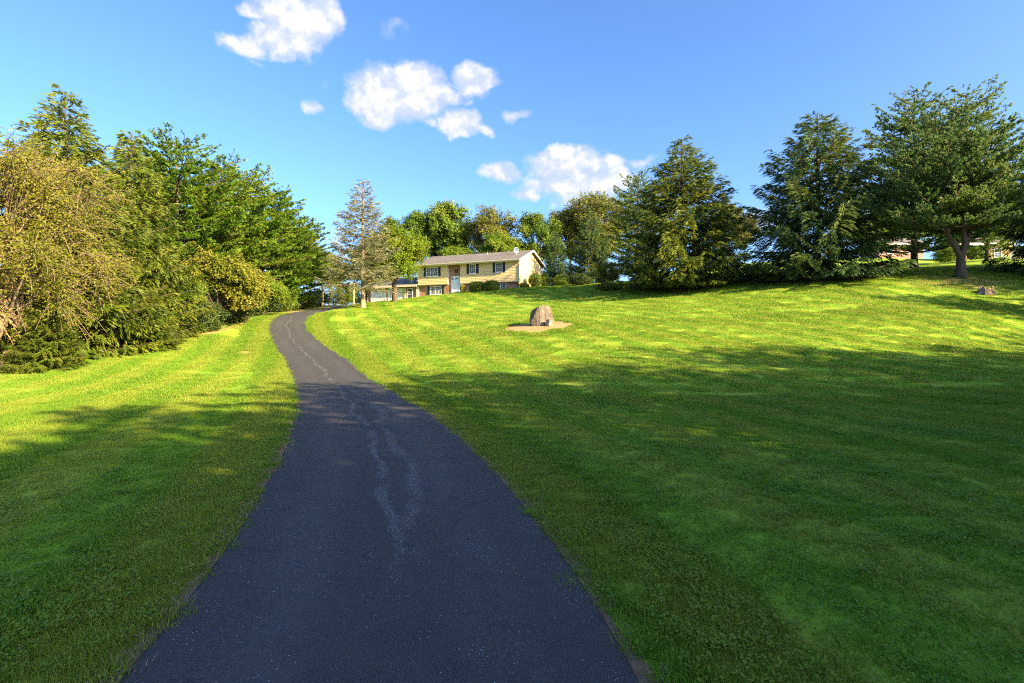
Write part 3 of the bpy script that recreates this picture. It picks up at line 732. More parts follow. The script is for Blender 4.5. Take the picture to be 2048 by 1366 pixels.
# satellite dish on the roof
dz = 5.0 + (1.9 + .62) * sl + .14
dish = MB(); dish.tube([(-1.2, 1.9, dz - .1), (-1.2, 1.86, dz + .45)], .035, 6).build('dish_mast', M['white'], rf)
d = MB(); pts = []
for i in range(5):
    rr_ = .36 * i / 4
    d_ = [(-1.2 + math.cos(a) * rr_, 1.80 + .9 * rr_ ** 2 * -1 + .1, dz + .55 + math.sin(a) * rr_ * 1.1) for a in np.linspace(0, 2 * math.pi, 17)[:-1]]
    pts += d_
fs = [(i * 16 + j, i * 16 + (j + 1) % 16, (i + 1) * 16 + (j + 1) % 16, (i + 1) * 16 + j) for i in range(4) for j in range(16)]
pts += [(x, y + .03, z) for x, y, z in pts]; fs += [tuple(k + 80 for k in f[::-1]) for f in fs] + [(64 + j, 64 + (j + 1) % 16, 144 + (j + 1) % 16, 144 + j) for j in range(16)]
d.add(pts, fs).build('satellite_dish', M['white'], rf, smooth=True)
MB().tube([(-1.2, 1.8, dz + .35), (-1.22, 1.35, dz + .45)], .02, 5).build('dish_arm', M['white'], rf)
# plumbing vent
MB().tube([(-6.0, 3.0, 6.2), (-6.0, 3.0, 6.75)], .05, 8).build('vent_pipe', M['white'], rf)

def window(xc, zc, w, h, y, cols, rows, shutters=True, bays=1, parent=house, shut_w=.36, frame_m=None):
    fm = frame_m or M['white']
    x0, x1, z0, z1 = xc - w / 2, xc + w / 2, zc - h / 2, zc + h / 2; t = .07
    m = MB(); m.box(x0, x0 + t, y - .06, y + .02, z0, z1).box(x1 - t, x1, y - .06, y + .02, z0, z1).box(x0 + t, x1 - t, y - .06, y + .02, z0, z0 + t).box(x0 + t, x1 - t, y - .06, y + .02, z1 - t, z1)
    fr = m.build('window', fm, parent)
    bw = (w - 2 * t) / bays
    for b_ in range(bays):
        a = x0 + t + b_ * bw; m = MB()
        if b_ > 0: MB().box(a - .035, a + .035, y - .055, y + .02, z0 + t, z1 - t).build('mullion', fm, fr)
        MB().box(a, a + bw, y - .012, y + .01, z0 + t, z1 - t).build('pane', M['glass'], fr)
        for i in range(1, cols): m.box(a + bw * i / cols - .012, a + bw * i / cols + .012, y - .03, y - .013, z0 + t, z1 - t)
        for i in range(1, rows):
            zz = z0 + t + (h - 2 * t) * i / rows; m.box(a, a + bw, y - .034, y - .0135, zz - (.022 if i == rows // 2 else .012), zz + (.022 if i == rows // 2 else .012))
        m.build('muntin_grid', fm, fr)
    MB().box(x0 - .05, x1 + .05, y - .10, y + .02, z0 - .06, z0 - .002).build('sill', fm, fr)
    if shutters:
        for sx in (x0 - .02 - shut_w, x1 + .02):
            m = MB(); m.box(sx, sx + shut_w, y - .05, y + .01, z0 - .02, z1 + .02)
            for i in range(12):
                zz = z0 + .06 + (h - .12) * i / 12; m.prism([(y - .052, zz), (y - .075, zz), (y - .052, zz + .07)], 'x', sx + .05, sx + shut_w - .05)
            m.build('shutter', M['shutter'], parent)
window(-2.81, 4.25, 1.0, 1.22, -.02, 3, 4); window(-6.65, 4.25, 1.0, 1.22, -.02, 3, 4)
window(-12.95, 4.12, 1.95, 1.2, -.02, 2, 4, bays=3)
window(-2.35, 1.86, .85, .85, .34, 3, 3, shutters=False); window(-12.6, 1.62, 1.85, 1.15, .34, 4, 4, bays=2)
# entry: white surround, two side lights, pale door with oval-topped light
MB().box(-10.05, -9.97, .26, .36, 1.15, 3.42).box(-8.59, -8.51, .26, .36, 1.15, 3.42).box(-9.97, -8.59, .26, .36, 3.28, 3.42).box(-9.76, -9.70, .27, .36, 1.15, 3.28).box(-8.86, -8.80, .27, .36, 1.15, 3.28).build('door_surround', M['white'], house)
dr = MB().box(-9.695, -8.865, .30, .35, 1.2, 3.27).build('door', M['door'], house)
a = [(-9.28 + .24 * math.cos(t), 3.0 + .16 * math.sin(t)) for t in np.linspace(0, math.pi, 10)]
MB().prism(a, 'y', .285, .299).build('fan_light', M['glass'], dr)
for x in (-9.62, -9.22):
    for z0, z1 in ((1.35, 1.95), (2.08, 2.85)): MB().box(x, x + .30, .288, .299, z0, z1).build('panel', M['door'], dr)
MB().tube([(-8.95, .30, 2.2), (-8.95, .24, 2.2), (-8.98, .22, 2.2)], .025, 6).build('door_handle', M['dark_metal'], dr)
for x0, x1 in ((-9.965, -9.765), (-8.795, -8.595)):
    MB().box(x0, x1, .31, .34, 1.2, 2.9).build('side_panel', M['door'], house); MB().box(x0, x1, .315, .34, 2.902, 3.278).build('side_light', M['glass'], house)
MB().box(-10.3, -8.3, -.75, .34, -.3, 1.13).build('entry_step', plain('concrete', (.42, .40, .36), .9, .2, 4, .1), house)
# dark wreath
mw = MB(); mw.tube([(-9.35 + .2 * math.cos(t), .31, 4.15 + .22 * math.sin(t)) for t in np.linspace(0, 2 * math.pi, 13)], .07, 6); mw.build('wreath', M['leaf_dark'], house)
# garage wing
MB().box(LG, LM - .02, .35, 7.6, -1.0, 2.30).build('wall', M['brick'], house)['label'] = 'brown brick garage wall'
gr = MB(); gr.prism([(-.25, 2.3), (3.95, 3.85), (3.95, 3.99), (-.25, 2.44)], 'x', LG - .3, LM - .02); gr.prism([(8.2, 2.3), (3.951, 3.85), (3.951, 3.99), (8.2, 2.44)], 'x', LG - .3, LM - .02)
gr = gr.build('garage_roof', M['roof'], house)
MB().box(LG - .3, LM - .02, -.29, -.255, 2.2, 2.46).build('fascia', M['gutter'], gr)
MB().prism([(.6, 2.3), (7.4, 2.3), (3.95, 3.8)], 'x', LG, LG + .1).build('gable', M['siding'], house)
def garage_door(xc, w, h):
    m = MB(); x0, x1 = xc - w / 2, xc + w / 2
    m.box(x0 - .12, x0, .27, .36, -.1, h + .12).box(x1, x1 + .12, .27, .36, -.1, h + .12).box(x0, x1, .27, .36, h, h + .12)
    fr = m.build('garage_door', M['white'], house)
    for i in range(4):
        a = -.1 + i * (h + .1) / 4; b_ = -.1 + (i + 1) * (h + .1) / 4
        m = MB(); m.box(x0, x1, .31, .345, a + .008, b_ - .008)
        for k in range(4):
            u0 = x0 + w * (k + .12) / 4; u1 = x0 + w * (k + .88) / 4; m.box(u0, u1, .298, .309, a + .1, b_ - .1)
        m.build('panel', M['white'], fr)
garage_door(-22.35, 2.5, 2.02); garage_door(-19.3, 2.5, 2.02)
window(-16.9, 1.15, .95, 1.75, .34, 1, 2, shutters=False)
MB().box(-17.75, -17.55, .22, .36, -.3, 2.3).build('corner_board', M['gutter'], house); MB().box(-15.75, -15.33, .2, .36, -.3, 2.3).build('corner_board', M['gutter'], house)

# ------------------------------------------------------------------ trees
def XY(px, d): return ((px - 1024) / F * d, d)
def ZT(py, d): return EYE + (HOR - py) / F * d
LIB = {}
def lib(key, p): LIB[key] = (p.wood('trunk'), p.crown('crown'), p)
lib('spruce_a', spruce(11, 15, 6.0, .25, .85, 1.75, gap=.44))
lib('spruce_b', spruce(12, 15, 5.2, .25, 1.0, 1.75, gap=.46))
lib('spruce_c', spruce(13, 15, 6.4, .15, .8, 1.8, gap=.54, prof=.70))
lib('spruce_thin', spruce(14, 15, 4.8, 2.7, .5, 1.5, gap=.44, prof=.72, blade=(.30, .050), top_up=.42))
lib('pine_a', pine(21, 16, 5.4, 1.0))
lib('pine_b', pine(22, 16, 5.2, 1.2, dh=.78))
lib('pine_open', pine(23, 16, 6.6, 1.7, dh=.80, prof='dome', open_=.05, up=.34))
lib('pine_multi', pine(24, 15.5, 5.6, 4.2, dh=.95, dens=1.75, stems=[((-.3, 0), (-2.4, .4), 2.0, .88), ((.1, .1), (.1, -.4), 2.0, 1.0), ((.4, 0), (2.6, .5), 2.0, .93)], prof='dome', open_=.12, up=.36))
lib('oak_a', broadleaf(31, 15, (0, 0, 9.6), (4.6, 4.6, 5.2), 30, (.28, .42), 34, 36, .30, .3, .3, spread=.2))
lib('oak_b', broadleaf(32, 15, (0, 0, 9.2), (4.4, 4.4, 5.6), 24, (.26, .40), 32, 34, .30, .28, .3, spread=.2))
lib('airy', broadleaf(33, 15, (0, 0, 9.4), (4.2, 4.2, 5.4), 28, (.32, .46), 36, 22, .27, .2, .32, twig_r=.03, bare=.3, spread=.16))
lib('tan_tree', broadleaf(34, 9.4, (.2, 0, 5.2), (4.3, 4.0, 4.4), 58, (.26, .40), 44, 38, .088, .15, .16, twig_r=.013, droop=.6, spread=.09, bare=.3, stems=4, lower=-1))
lib('dogwood', broadleaf(35, 6, (0, 0, 3.5), (4.4, 3.6, 2.7), 36, (.34, .48), 34, 34, .18, .12, .2, twig_r=.018, droop=.25, stems=3, spread=.1))
lib('maple', broadleaf(36, 9, (0, 0, 5.6), (3.5, 3.4, 3.5), 42, (.34, .46), 36, 38, .18, .24, .26, spread=.14))

def tree(name, key, px, py_top, d, leafm, barkm, label, group=None, wide=1.0, rot=0.0, H0=None, x=None):
    X, Y = XY(px, d) if x is None else (x, d)
    zb = gz(X, Y); w, c, p = LIB[key]
    H = float(np.concatenate(p.lv)[:, 2].max()); s = (ZT(py_top, d) - zb) / H if py_top is not None else H0 / H
    return plant_thing(name, w, c, M[barkm], M[leafm], (X, Y, zb), rot, (s * wide, s * wide, s), label, 'tree', group)

# left side, near to far
tree('shrubby_tree', 'tan_tree', -6, 222, 21.8, 'leaf_tan', 'bark_pale', 'sprawling olive-tan tree with pale bare twigs at the left edge', x=-22.3, wide=1.02)
tree('spruce_tree', 'spruce_a', 130, 168, 26.5, 'spruce', 'bark', 'tall drooping spruce rising behind the tan twiggy tree', rot=.4, wide=.92)
tree('spruce_tree', 'spruce_b', 262, 262, 32, 'spruce', 'bark', 'narrower drooping spruce between the tall spruce and the pines', rot=1.9, wide=.95)
tree('spruce_tree', 'spruce_b', 92, 590, 22.2, 'spruce', 'bark', 'low young spruce at the foot of the tan twiggy tree', rot=2.7, wide=1.5)
tree('spruce_tree', 'spruce_a', 300, 575, 28.5, 'spruce', 'bark', 'low young spruce spilling onto the lawn below the narrower drooping spruce', rot=.7, wide=1.3)
PG = 'white pines along the left of the driveway'
tree('pine_tree', 'pine_a', 352, 258, 43, 'pine', 'bark', 'tallest and nearest white pine of the row left of the driveway', PG, 1.1)
tree('pine_tree', 'pine_b', 432, 308, 47, 'pine', 'bark', 'second white pine of the row left of the driveway', PG, 1.15, 1.1)
tree('pine_tree', 'pine_a', 492, 330, 51, 'pine', 'bark', 'third white pine of the row left of the driveway', PG, 1.15, 2.3)
tree('pine_tree', 'pine_b', 545, 372, 56, 'pine', 'bark', 'fourth white pine of the row, above the driveway bend', PG, 1.2, 3.0)
tree('pine_tree', 'pine_a', 588, 425, 62, 'pine', 'bark', 'short white pine at the far right end of the row', PG, 1.2, 4.2)
tree('pine_tree', 'pine_b', 300, 300, 46, 'pine_blue', 'bark', 'bluish white pine half hidden behind the narrower spruce', PG, .9, 5.0)
tree('dogwood_tree', 'dogwood', 432, 492, 38, 'leaf_yellow', 'bark', 'low spreading yellowing tree below the row of pines', rot=.5, wide=.95)
tree('dogwood_tree', 'dogwood', 352, 520, 36.5, 'leaf_green', 'bark', 'low green tree squeezed between the drooping spruce and the yellowing tree', rot=2.5, wide=.8)
tree('dogwood_tree', 'dogwood', 525, 545, 46, 'leaf_lime', 'bark', 'small lime green tree under the fourth pine', rot=3.5, wide=.9)
# round the house
tree('spruce_tree', 'spruce_thin', 726, 357, 56, 'tan_spruce', 'bark_pale', 'ailing tan-grey spruce with a bare pale trunk beside the garage', wide=1.08, rot=.7)
tree('maple_tree', 'maple', 772, 448, 62, 'leaf_lime', 'bark', 'rounded bright green tree standing before the garage doors', wide=1.2, rot=.3, x=-14.2)
BG = 'broadleaf trees behind the house'
for px, py, d, key, lm, w, rot, lab in [
    (818, 418, 98, 'oak_b', 'leaf_green', .9, .2, 'green broadleaf tree directly behind the rounded bright green tree'),
    (890, 400, 100, 'oak_a', 'leaf_green', .95, 1.2, 'full dark-green broadleaf tree behind the middle of the house roof'),
    (980, 408, 97, 'airy', 'leaf_yellow', 1.1, .6, 'thin yellow-green tree rising behind the right half of the house roof'),
    (912, 487, 86, 'oak_b', 'leaf_lime', 1.3, 2.0, 'low light green tree just above the house ridge'),
    (995, 462, 85, 'oak_a', 'leaf_lime', 1.2, 3.0, 'low lime tree in front of the thin yellow-green tree'),
    (1078, 422, 94, 'oak_b', 'leaf_green', 1.0, 4.0, 'green broadleaf tree behind the gable of the house'),
    (1140, 398, 99, 'airy', 'leaf_tan', 1.0, 2.6, 'sparse pale tree left of the tan-yellow one, behind the dark spruces'),
    (1200, 374, 95, 'airy', 'leaf_yellow', 1.15, 4.4, 'tan-yellow tall tree between the pale tree and the blue-green pine'),
    (1490, 425, 98, 'airy', 'leaf_tan', 1.1, 1.4, 'pale sparse tree seen in the gap between the two big spruces'),
    (1452, 395, 104, 'airy', 'leaf_yellow', 1.0, 5.4, 'yellowish thin tree behind the right flank of the central spruce'),
    (660, 505, 92, 'oak_a', 'leaf_green', 1.2, .9, 'green tree in the gap between the pine row and the ailing spruce'),
    (620, 480, 100, 'airy', 'leaf_lime', 1.1, 2.2, 'faint lime tree behind the far end of the pine row'),
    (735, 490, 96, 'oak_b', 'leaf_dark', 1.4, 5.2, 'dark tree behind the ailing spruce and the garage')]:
    tree('broadleaf_tree', key, px, py, d, lm, 'bark_grey', lab, BG, w, rot)
# dark conifers right of the house and the big pair
tree('spruce_tree', 'spruce_b', 1110, 462, 82, 'spruce_dark', 'bark', 'dark spruce right behind the house gable', rot=.9, wide=1.0)
tree('spruce_tree', 'spruce_a', 1182, 415, 74, 'spruce_dark', 'bark', 'dark spruce between the house and the blue-green pine', rot=2.0, wide=.95)
tree('pine_tree', 'pine_b', 1275, 340, 64, 'pine_blue', 'bark', 'blue-green pine left of the big central spruce', rot=.4, wide=.85)
tree('spruce_tree', 'spruce_a', 1364, 270, 51, 'spruce', 'bark', 'big dense spruce at the crest of the lawn, right of the house', rot=3.4, wide=1.28)
tree('spruce_tree', 'spruce_c', 1636, 224, 46, 'spruce_dark', 'bark', 'broad dark spruce with long spreading boughs near the right-hand pines', rot=1.0, wide=1.12)
tree('pine_tree', 'pine_open', 1828, 176, 51, 'pine_blue', 'bark', 'open pine with single dark trunk behind the three-stemmed pine', rot=.4, wide=.95)
tree('pine_tree', 'pine_multi', 1922, 172, 40.5, 'pine_blue', 'bark', 'large pine with three stems forking low, on the right lawn', rot=.25, wide=.95)
tree('pine_tree', 'pine_open', 1975, 300, 60, 'pine', 'bark', 'pine at the far right, its dark trunk before the tan house', rot=2.2, wide=1.0)
tree('spruce_tree', 'spruce_b', 2125, 175, 41, 'spruce_dark', 'bark', 'dark spruce cut off by the right edge', rot=.1, wide=.9)
FG = 'background trees across the far right lawn'
for px, py, d, lm, lab in [(1725, 425, 112, 'leaf_lime', 'far lime tree behind the gap right of the broad dark spruce'), (1800, 410, 118, 'leaf_green', 'far green tree behind the pink brick house'),
                           (1905, 400, 112, 'leaf_yellow', 'far yellow tree seen under the three-stemmed pine'), (2010, 400, 112, 'leaf_green', 'far green tree behind the tan house')]:
    tree('broadleaf_tree', 'oak_a', px, py, d, lm, 'bark_grey', lab, FG, 1.2, px * .01)
# the tree belt right of and behind the viewer whose shade lies over the near lawn
SG = 'trees beyond the right edge that shade the near lawn'
for i, (x, y, H) in enumerate([(11, -8, 14), (15.5, -5.5, 15), (19.5, -2.2, 15.5), (23, 1.8, 15.8), (27.5, 3.0, 15), (32.5, 5.5, 15), (37.5, 7.0, 14.5), (43, 8.5, 13.5), (49, 10, 13), (56, 12, 12.5),
                               (24, -8, 15), (35, -1, 15), (47, 4, 15), (18.5, -10, 15.5), (13.5, -12, 15)]):
    w, c, p = LIB[('spruce_a', 'spruce_b', 'pine_a')[i % 3]]; H_ = float(np.concatenate(p.lv)[:, 2].max())
    plant_thing('spruce_tree' if i % 3 < 2 else 'pine_tree', w, c, M['bark'], M['spruce_dark' if i % 3 < 2 else 'pine_blue'], (x, y, gz(x, y)), i * 1.7, (H / H_ * 1.3, H / H_ * 1.3, H / H_),
                'tall conifer of the belt beyond the right edge shading the near lawn', 'tree', SG)
SG2 = 'trees beyond the right edge that dapple the middle lawn'
for i, (x, y, H) in enumerate([(44, 24.5, 12.5), (52, 29, 14), (50, 34, 17), (57, 39, 17)]):
    w, c, p = LIB[('spruce_b', 'pine_open', 'pine_a')[i % 3]]; H_ = float(np.concatenate(p.lv)[:, 2].max())
    plant_thing('spruce_tree' if i % 3 < 1 else 'pine_tree', w, c, M['bark'], M['spruce_dark' if i % 3 < 1 else 'pine_blue'], (x, y, gz(x, y)), i * 1.3, (H / H_,) * 3,
                'conifer beyond the right edge casting long shadows over the middle lawn', 'tree', SG2)

# ------------------------------------------------------------------ shrubs
def shrub(name, p, px, d, leafm, label, group=None, rot=0, scale=1.0, zoff=0.0):
    X, Y = XY(px, d)
    o = empty(name, (X, Y, gz(X, Y) + zoff), rot, scale); tag(o, label, 'shrub', group)
    link('stem', p.wood('stem'), M['bark'], o); link('foliage', p.crown('foliage'), M[leafm], o); return o
HG = 'clipped hedges before the house'
shrub('boxwood_hedge', bush(51, (.88, .65, .64), 4200, .08, power=5.0, lumps=.05), 953.5, 64.6, 'box', 'clipped block hedge nearer the front door', HG, HA)
shrub('boxwood_hedge', bush(52, (.80, .65, .62), 4200, .08, power=5.0, lumps=.05), 983, 63.9, 'box', 'clipped block hedge further from the front door, toward the gable', HG, HA)
shrub('golden_shrub', bush(53, (.36, .36, .55), 1500, .07, lumps=.2), 925.5, 65.2, 'gold', 'small golden cone-shaped shrub right of the front door')
shrub('round_shrub', bush(54, (.88, .88, .92), 4000, .08, lumps=.12), 1070, 66.0, 'box', 'round clipped shrub in front of the gable wall')
shrub('round_shrub', bush(55, (.60, .60, .95), 3400, .08, lumps=.1), 1089, 69, 'box', 'narrow round shrub at the back corner of the gable')
shrub('flower_bed', bush(56, (.7, .5, .3), 1500, .08, lumps=.4), 1048, 65.2, 'leaf_tan', 'low brownish plants at the foot of the gable wall')
pv = broadleaf(57, 3.3, (0, 0, 2.0), (1.45, 1.45, 1.4), 20, (.34, .46), 26, 16, .12, .05, .12, twig_r=.015, stems=4, spread=.06)
shrub('vase_shrub', pv, 1216, 56, 'leaf_yellow', 'upright yellow-green vase-shaped shrub on the lawn crest')
shrub('low_shrub', bush(58, (1.7, .8, .38), 2600, .1, lumps=.4), 1222, 55.2, 'leaf_yellow', 'low yellowish plants round the foot of the vase-shaped shrub')
shrub('low_shrub', bush(59, (1.6, 1.0, .75), 3000, .1, lumps=.35), 1160, 64, 'leaf_dark', 'dark low shrub left of the vase-shaped shrub')
shrub('low_shrub', bush(60, (1.2, 1.0, .7), 2400, .1, lumps=.35), 1125, 67, 'leaf_green', 'green low shrub nearest the round clipped shrubs')
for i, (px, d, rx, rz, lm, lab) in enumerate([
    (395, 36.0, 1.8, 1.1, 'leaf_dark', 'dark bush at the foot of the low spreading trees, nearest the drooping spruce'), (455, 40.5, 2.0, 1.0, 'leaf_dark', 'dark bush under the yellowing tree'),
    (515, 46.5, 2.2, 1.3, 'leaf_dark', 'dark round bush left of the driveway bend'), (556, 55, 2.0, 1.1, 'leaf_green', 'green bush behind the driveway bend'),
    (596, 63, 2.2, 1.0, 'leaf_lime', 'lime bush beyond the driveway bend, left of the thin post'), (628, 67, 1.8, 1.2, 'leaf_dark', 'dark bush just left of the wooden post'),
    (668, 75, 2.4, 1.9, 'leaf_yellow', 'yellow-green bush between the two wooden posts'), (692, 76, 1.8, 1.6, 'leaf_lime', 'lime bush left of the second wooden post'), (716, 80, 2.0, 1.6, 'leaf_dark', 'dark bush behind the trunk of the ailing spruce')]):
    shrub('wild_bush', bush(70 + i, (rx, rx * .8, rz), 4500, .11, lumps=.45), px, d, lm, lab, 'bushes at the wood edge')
# low boughs hugging the ground under the right spruces are part of those trees; small undergrowth between them
for i, (px, d, rx, rz, lm, lab) in enumerate([(1458, 63, 1.5, 1.6, 'leaf_yellow', 'yellow bush in the gap left of the white fence'), (1506, 60, .8, .6, 'leaf_dark', 'dark bush right of the white fence'),
                                              (1893, 66, 1.4, .9, 'leaf_lime', 'small lime bush beyond the trunk of the open pine'), (1955, 68, 1.3, .8, 'leaf_green', 'small green bush before the tan house')]):
    shrub('wild_bush', bush(90 + i, (rx, rx * .8, rz), 3500, .11, lumps=.45), px, d, lm, lab, 'bushes on the lawn crest')

# ------------------------------------------------------------------ boulder, small stone, stump
def rock_mat(name, a, c, dark):
    m, nt, b, out = new_mat(name)
    tc = nt.n('ShaderNodeTexCoord').outputs['Object']; x, y, z = nt.xyz(tc)
    streak = nt.noise(nt.comb(nt.m('MULTIPLY', x, 3.2), nt.m('MULTIPLY', y, 3.2), nt.m('MULTIPLY', z, .8)), 2.6, 5, .7)
    fine = nt.noise(tc, 16, 4, .7)
    col = nt.mix(nt.ss(streak, .32, .68), a, c); col = nt.mix(nt.ss(fine, .52, .75, 0, .55), col, dark)
    nt.link(col, b.inputs['Base Color']); b.inputs['Roughness'].default_value = .9; b.inputs['Specular IOR Level'].default_value = .2
    bump(nt, b, nt.m('ADD', streak, nt.m('MULTIPLY', fine, .5)), .9, .06); return m
M['rock'] = rock_mat('weathered_boulder', (.075, .065, .055), (.235, .185, .135), (.04, .037, .033))
M['rock2'] = rock_mat('pale_stone', (.26, .20, .15), (.46, .37, .28), (.16, .12, .1))
def rock(name, dims, planes, seed, mat, loc, rotz, sub=5, amp=.06):
    bm = bmesh.new(); bmesh.ops.create_icosphere(bm, subdivisions=sub, radius=1)
    for v in bm.verts:
        p = v.co.copy(); q = 3.4; s = (abs(p.x) ** q + abs(p.y) ** q + abs(p.z) ** q) ** (1 / q); p /= s
        for n, dd in planes:
            n = Vector(n).normalized(); e = p.dot(n) - dd
            if e > 0: p -= n * e * .98
        w = mnoise.fractal(p * 1.6 + Vector((seed, 0, 0)), 1.0, 2.0, 5) * amp
        cr = -.10 * max(0, 1 - abs(mnoise.noise(Vector((p.x * 1.4 + seed, p.y * 1.4, p.z * .9)))) * 9) if sub > 4 else 0
        p *= 1 + w + cr * .35
        v.co = Vector((p.x * dims[0] / 2, p.y * dims[1] / 2, (p.z + .82) * dims[2] / 1.82))
    me = bpy.data.meshes.new(name); bm.to_mesh(me); bm.free(); me.polygons.foreach_set('use_smooth', [True] * len(me.polygons))
    return link(name, me, mat, None, loc, rotz)
bz = gz(ROCK[0], ROCK[1])
tag(rock('boulder', (1.52, 1.1, 1.34), [((-1, -.15, .42), .72), ((1, 0, .25), .86), ((-.7, -1, .1), .80), ((.25, -1, .12), .72), ((0, .1, 1), .90), ((-.5, 0, 1), .86)], 3.3, M['rock'], (ROCK[0], ROCK[1], bz - .12), .1, 6),
    'big upright weathered boulder standing in a bare tan mulch ring', 'rock')
sx, sy = ROCK[0] + .42, ROCK[1] - .74
tag(rock('stone', (.36, .42, .46), [((.8, -.5, .6), .6), ((-1, 0, .4), .7)], 8.1, M['rock2'], (sx, sy, gz(sx, sy) - .05), .6, 4, .12), 'small pale stone leaning at the front of the boulder', 'rock')
# stump: ragged weathered wood ring
sx, sy, _ = P3(1972, 588, 36.5); stm = Plant(5); rng = stm.r
me_v = MB(); nS = 22
ring = [(1 + .22 * rng.uniform(-1, 1), .42 + .16 * rng.uniform(-1, 1)) for _ in range(nS)]
def sp(j, rr, z): a_ = 2 * math.pi * j / nS; return (math.cos(a_) * rr, math.sin(a_) * rr * .8, z)
vs = [sp(j, .58 * ring[j][0] + .08, -.12) for j in range(nS)] + [sp(j, .47 * ring[j][0], ring[j][1] * .5) for j in range(nS)] + [sp(j, .42 * ring[j][0], ring[j][1]) for j in range(nS)] + [sp(j, .30 * ring[j][0], ring[j][1] - .06) for j in range(nS)] + [sp(j, .24 * ring[j][0], .12) for j in range(nS)] + [(0, 0, .1)]
fs = [(k * nS + j, k * nS + (j + 1) % nS, (k + 1) * nS + (j + 1) % nS, (k + 1) * nS + j) for k in range(4) for j in range(nS)] + [(4 * nS + j, 4 * nS + (j + 1) % nS, 5 * nS) for j in range(nS)]
tag(MB().add(vs, fs).build('tree_stump', M['bark_pale'], None, (sx, sy, gz(sx, sy))), 'low ragged grey tree stump on the lawn in front of the three-stemmed pine', 'stump')

# ------------------------------------------------------------------ posts by the driveway turn
M['wood'] = bark_mat('weathered_wood', (.22, .15, .08), (.42, .31, .19), 9)
for px, d, h, lab in ((645.5, 64, 2.6, 'slim pale wooden post left of the ailing spruce, by the driveway'), (707.5, 74, 3.2, 'slim wooden post just left of the ailing spruce trunk')):
    X, Y = XY(px, d); z0 = gz(X, Y)
    o = empty('wooden_post', (X, Y, z0)); tag(o, lab, 'post', 'posts by the driveway turn')
    MB().tube([(0, 0, -.3), (0, 0, h * .5), (.03, 0, h)], [.13, .125, .115], 10).build('pole', M['wood'], o)
    MB().tube([(.03, 0, h), (.03, 0, h + .04), (.03, 0, h + .1)], [.15, .15, .02], 10).build('cap', M['wood'], o)

# ------------------------------------------------------------------ white fence in the gap, neighbouring houses, garden seats
X, Y = XY(1478, 64); z0 = gz(X, Y)
fe = empty('picket_fence', (X, Y, z0), R(-8)); tag(fe, 'white picket fence in the gap between the two big spruces', 'fence')
for x in (-2.4, 0, 2.4): MB().box(x - .07, x + .07, -.07, .07, -.3, 1.25).prism([(x - .09, 1.25), (x + .09, 1.25), (x, 1.36)], 'y', -.09, .09).build('post', M['white'], fe)
for z in (.3, .88): MB().box(-2.6, 2.6, .02, .06, z, z + .1).build('rail', M['white'], fe)
for k in range(26):
    x = -2.55 + k * .2
    MB().prism([(x, .05), (x + .11, .05), (x + .11, 1.0), (x + .055, 1.1), (x, 1.0)], 'y', -.02, .015).build('picket', M['white'], fe)

def small_house(px, py, d, rot, L, W, Hh, wall, label, wins, roofm):
    X, Y = XY(px, d); zb = ZT(py, d)
    o = empty('house', (X, Y, zb), rot); tag(o, label, 'house', 'neighbouring houses')
    MB().box(-L / 2, L / 2, 0, W, -3, Hh).build('wall', M[wall], o)
    m = MB(); m.prism([(-.5, Hh), (W / 2, Hh + W * .24), (W / 2, Hh + W * .24 + .16), (-.5, Hh + .16)], 'x', -L / 2 - .4, L / 2 + .4); m.prism([(W + .5, Hh), (W / 2 + .001, Hh + W * .24), (W / 2 + .001, Hh + W * .24 + .16), (W + .5, Hh + .16)], 'x', -L / 2 - .4, L / 2 + .4)
    r_ = m.build('roof', M[roofm], o); MB().box(-L / 2 - .4, L / 2 + .4, -.54, -.505, Hh - .1, Hh + .2).build('fascia', M['white'], r_)
    for s in (-1, 1): MB().prism([(.1, Hh), (W - .1, Hh), (W / 2, Hh + W * .235)], 'x', s * L / 2 - .06, s * L / 2 + .06).build('gable', M['siding'], o)
    for (x, z, w, h) in wins: window(x, z, w, h, -.01, 2, 4, shutters=False, parent=o)
M['tan_wall'] = plain('orange_tan_siding', (.50, .34, .16), .7, .2, 2, .08)
small_house(1802, 517, 92, R(-6), 7.4, 6, 2.5, 'brick2', 'low pinkish brick house far off behind the open pine trunk', [(-1.8, 1.4, 1.1, 1.1), (1.8, 1.4, 1.1, 1.1)], 'roof')
small_house(1972, 524, 78, R(-12), 6.8, 6, 2.6, 'tan_wall', 'orange-tan house partly hidden behind the right-hand pines', [(1.5, 1.35, .95, 1.35), (-1.7, 1.35, .95, 1.35)], 'roof')

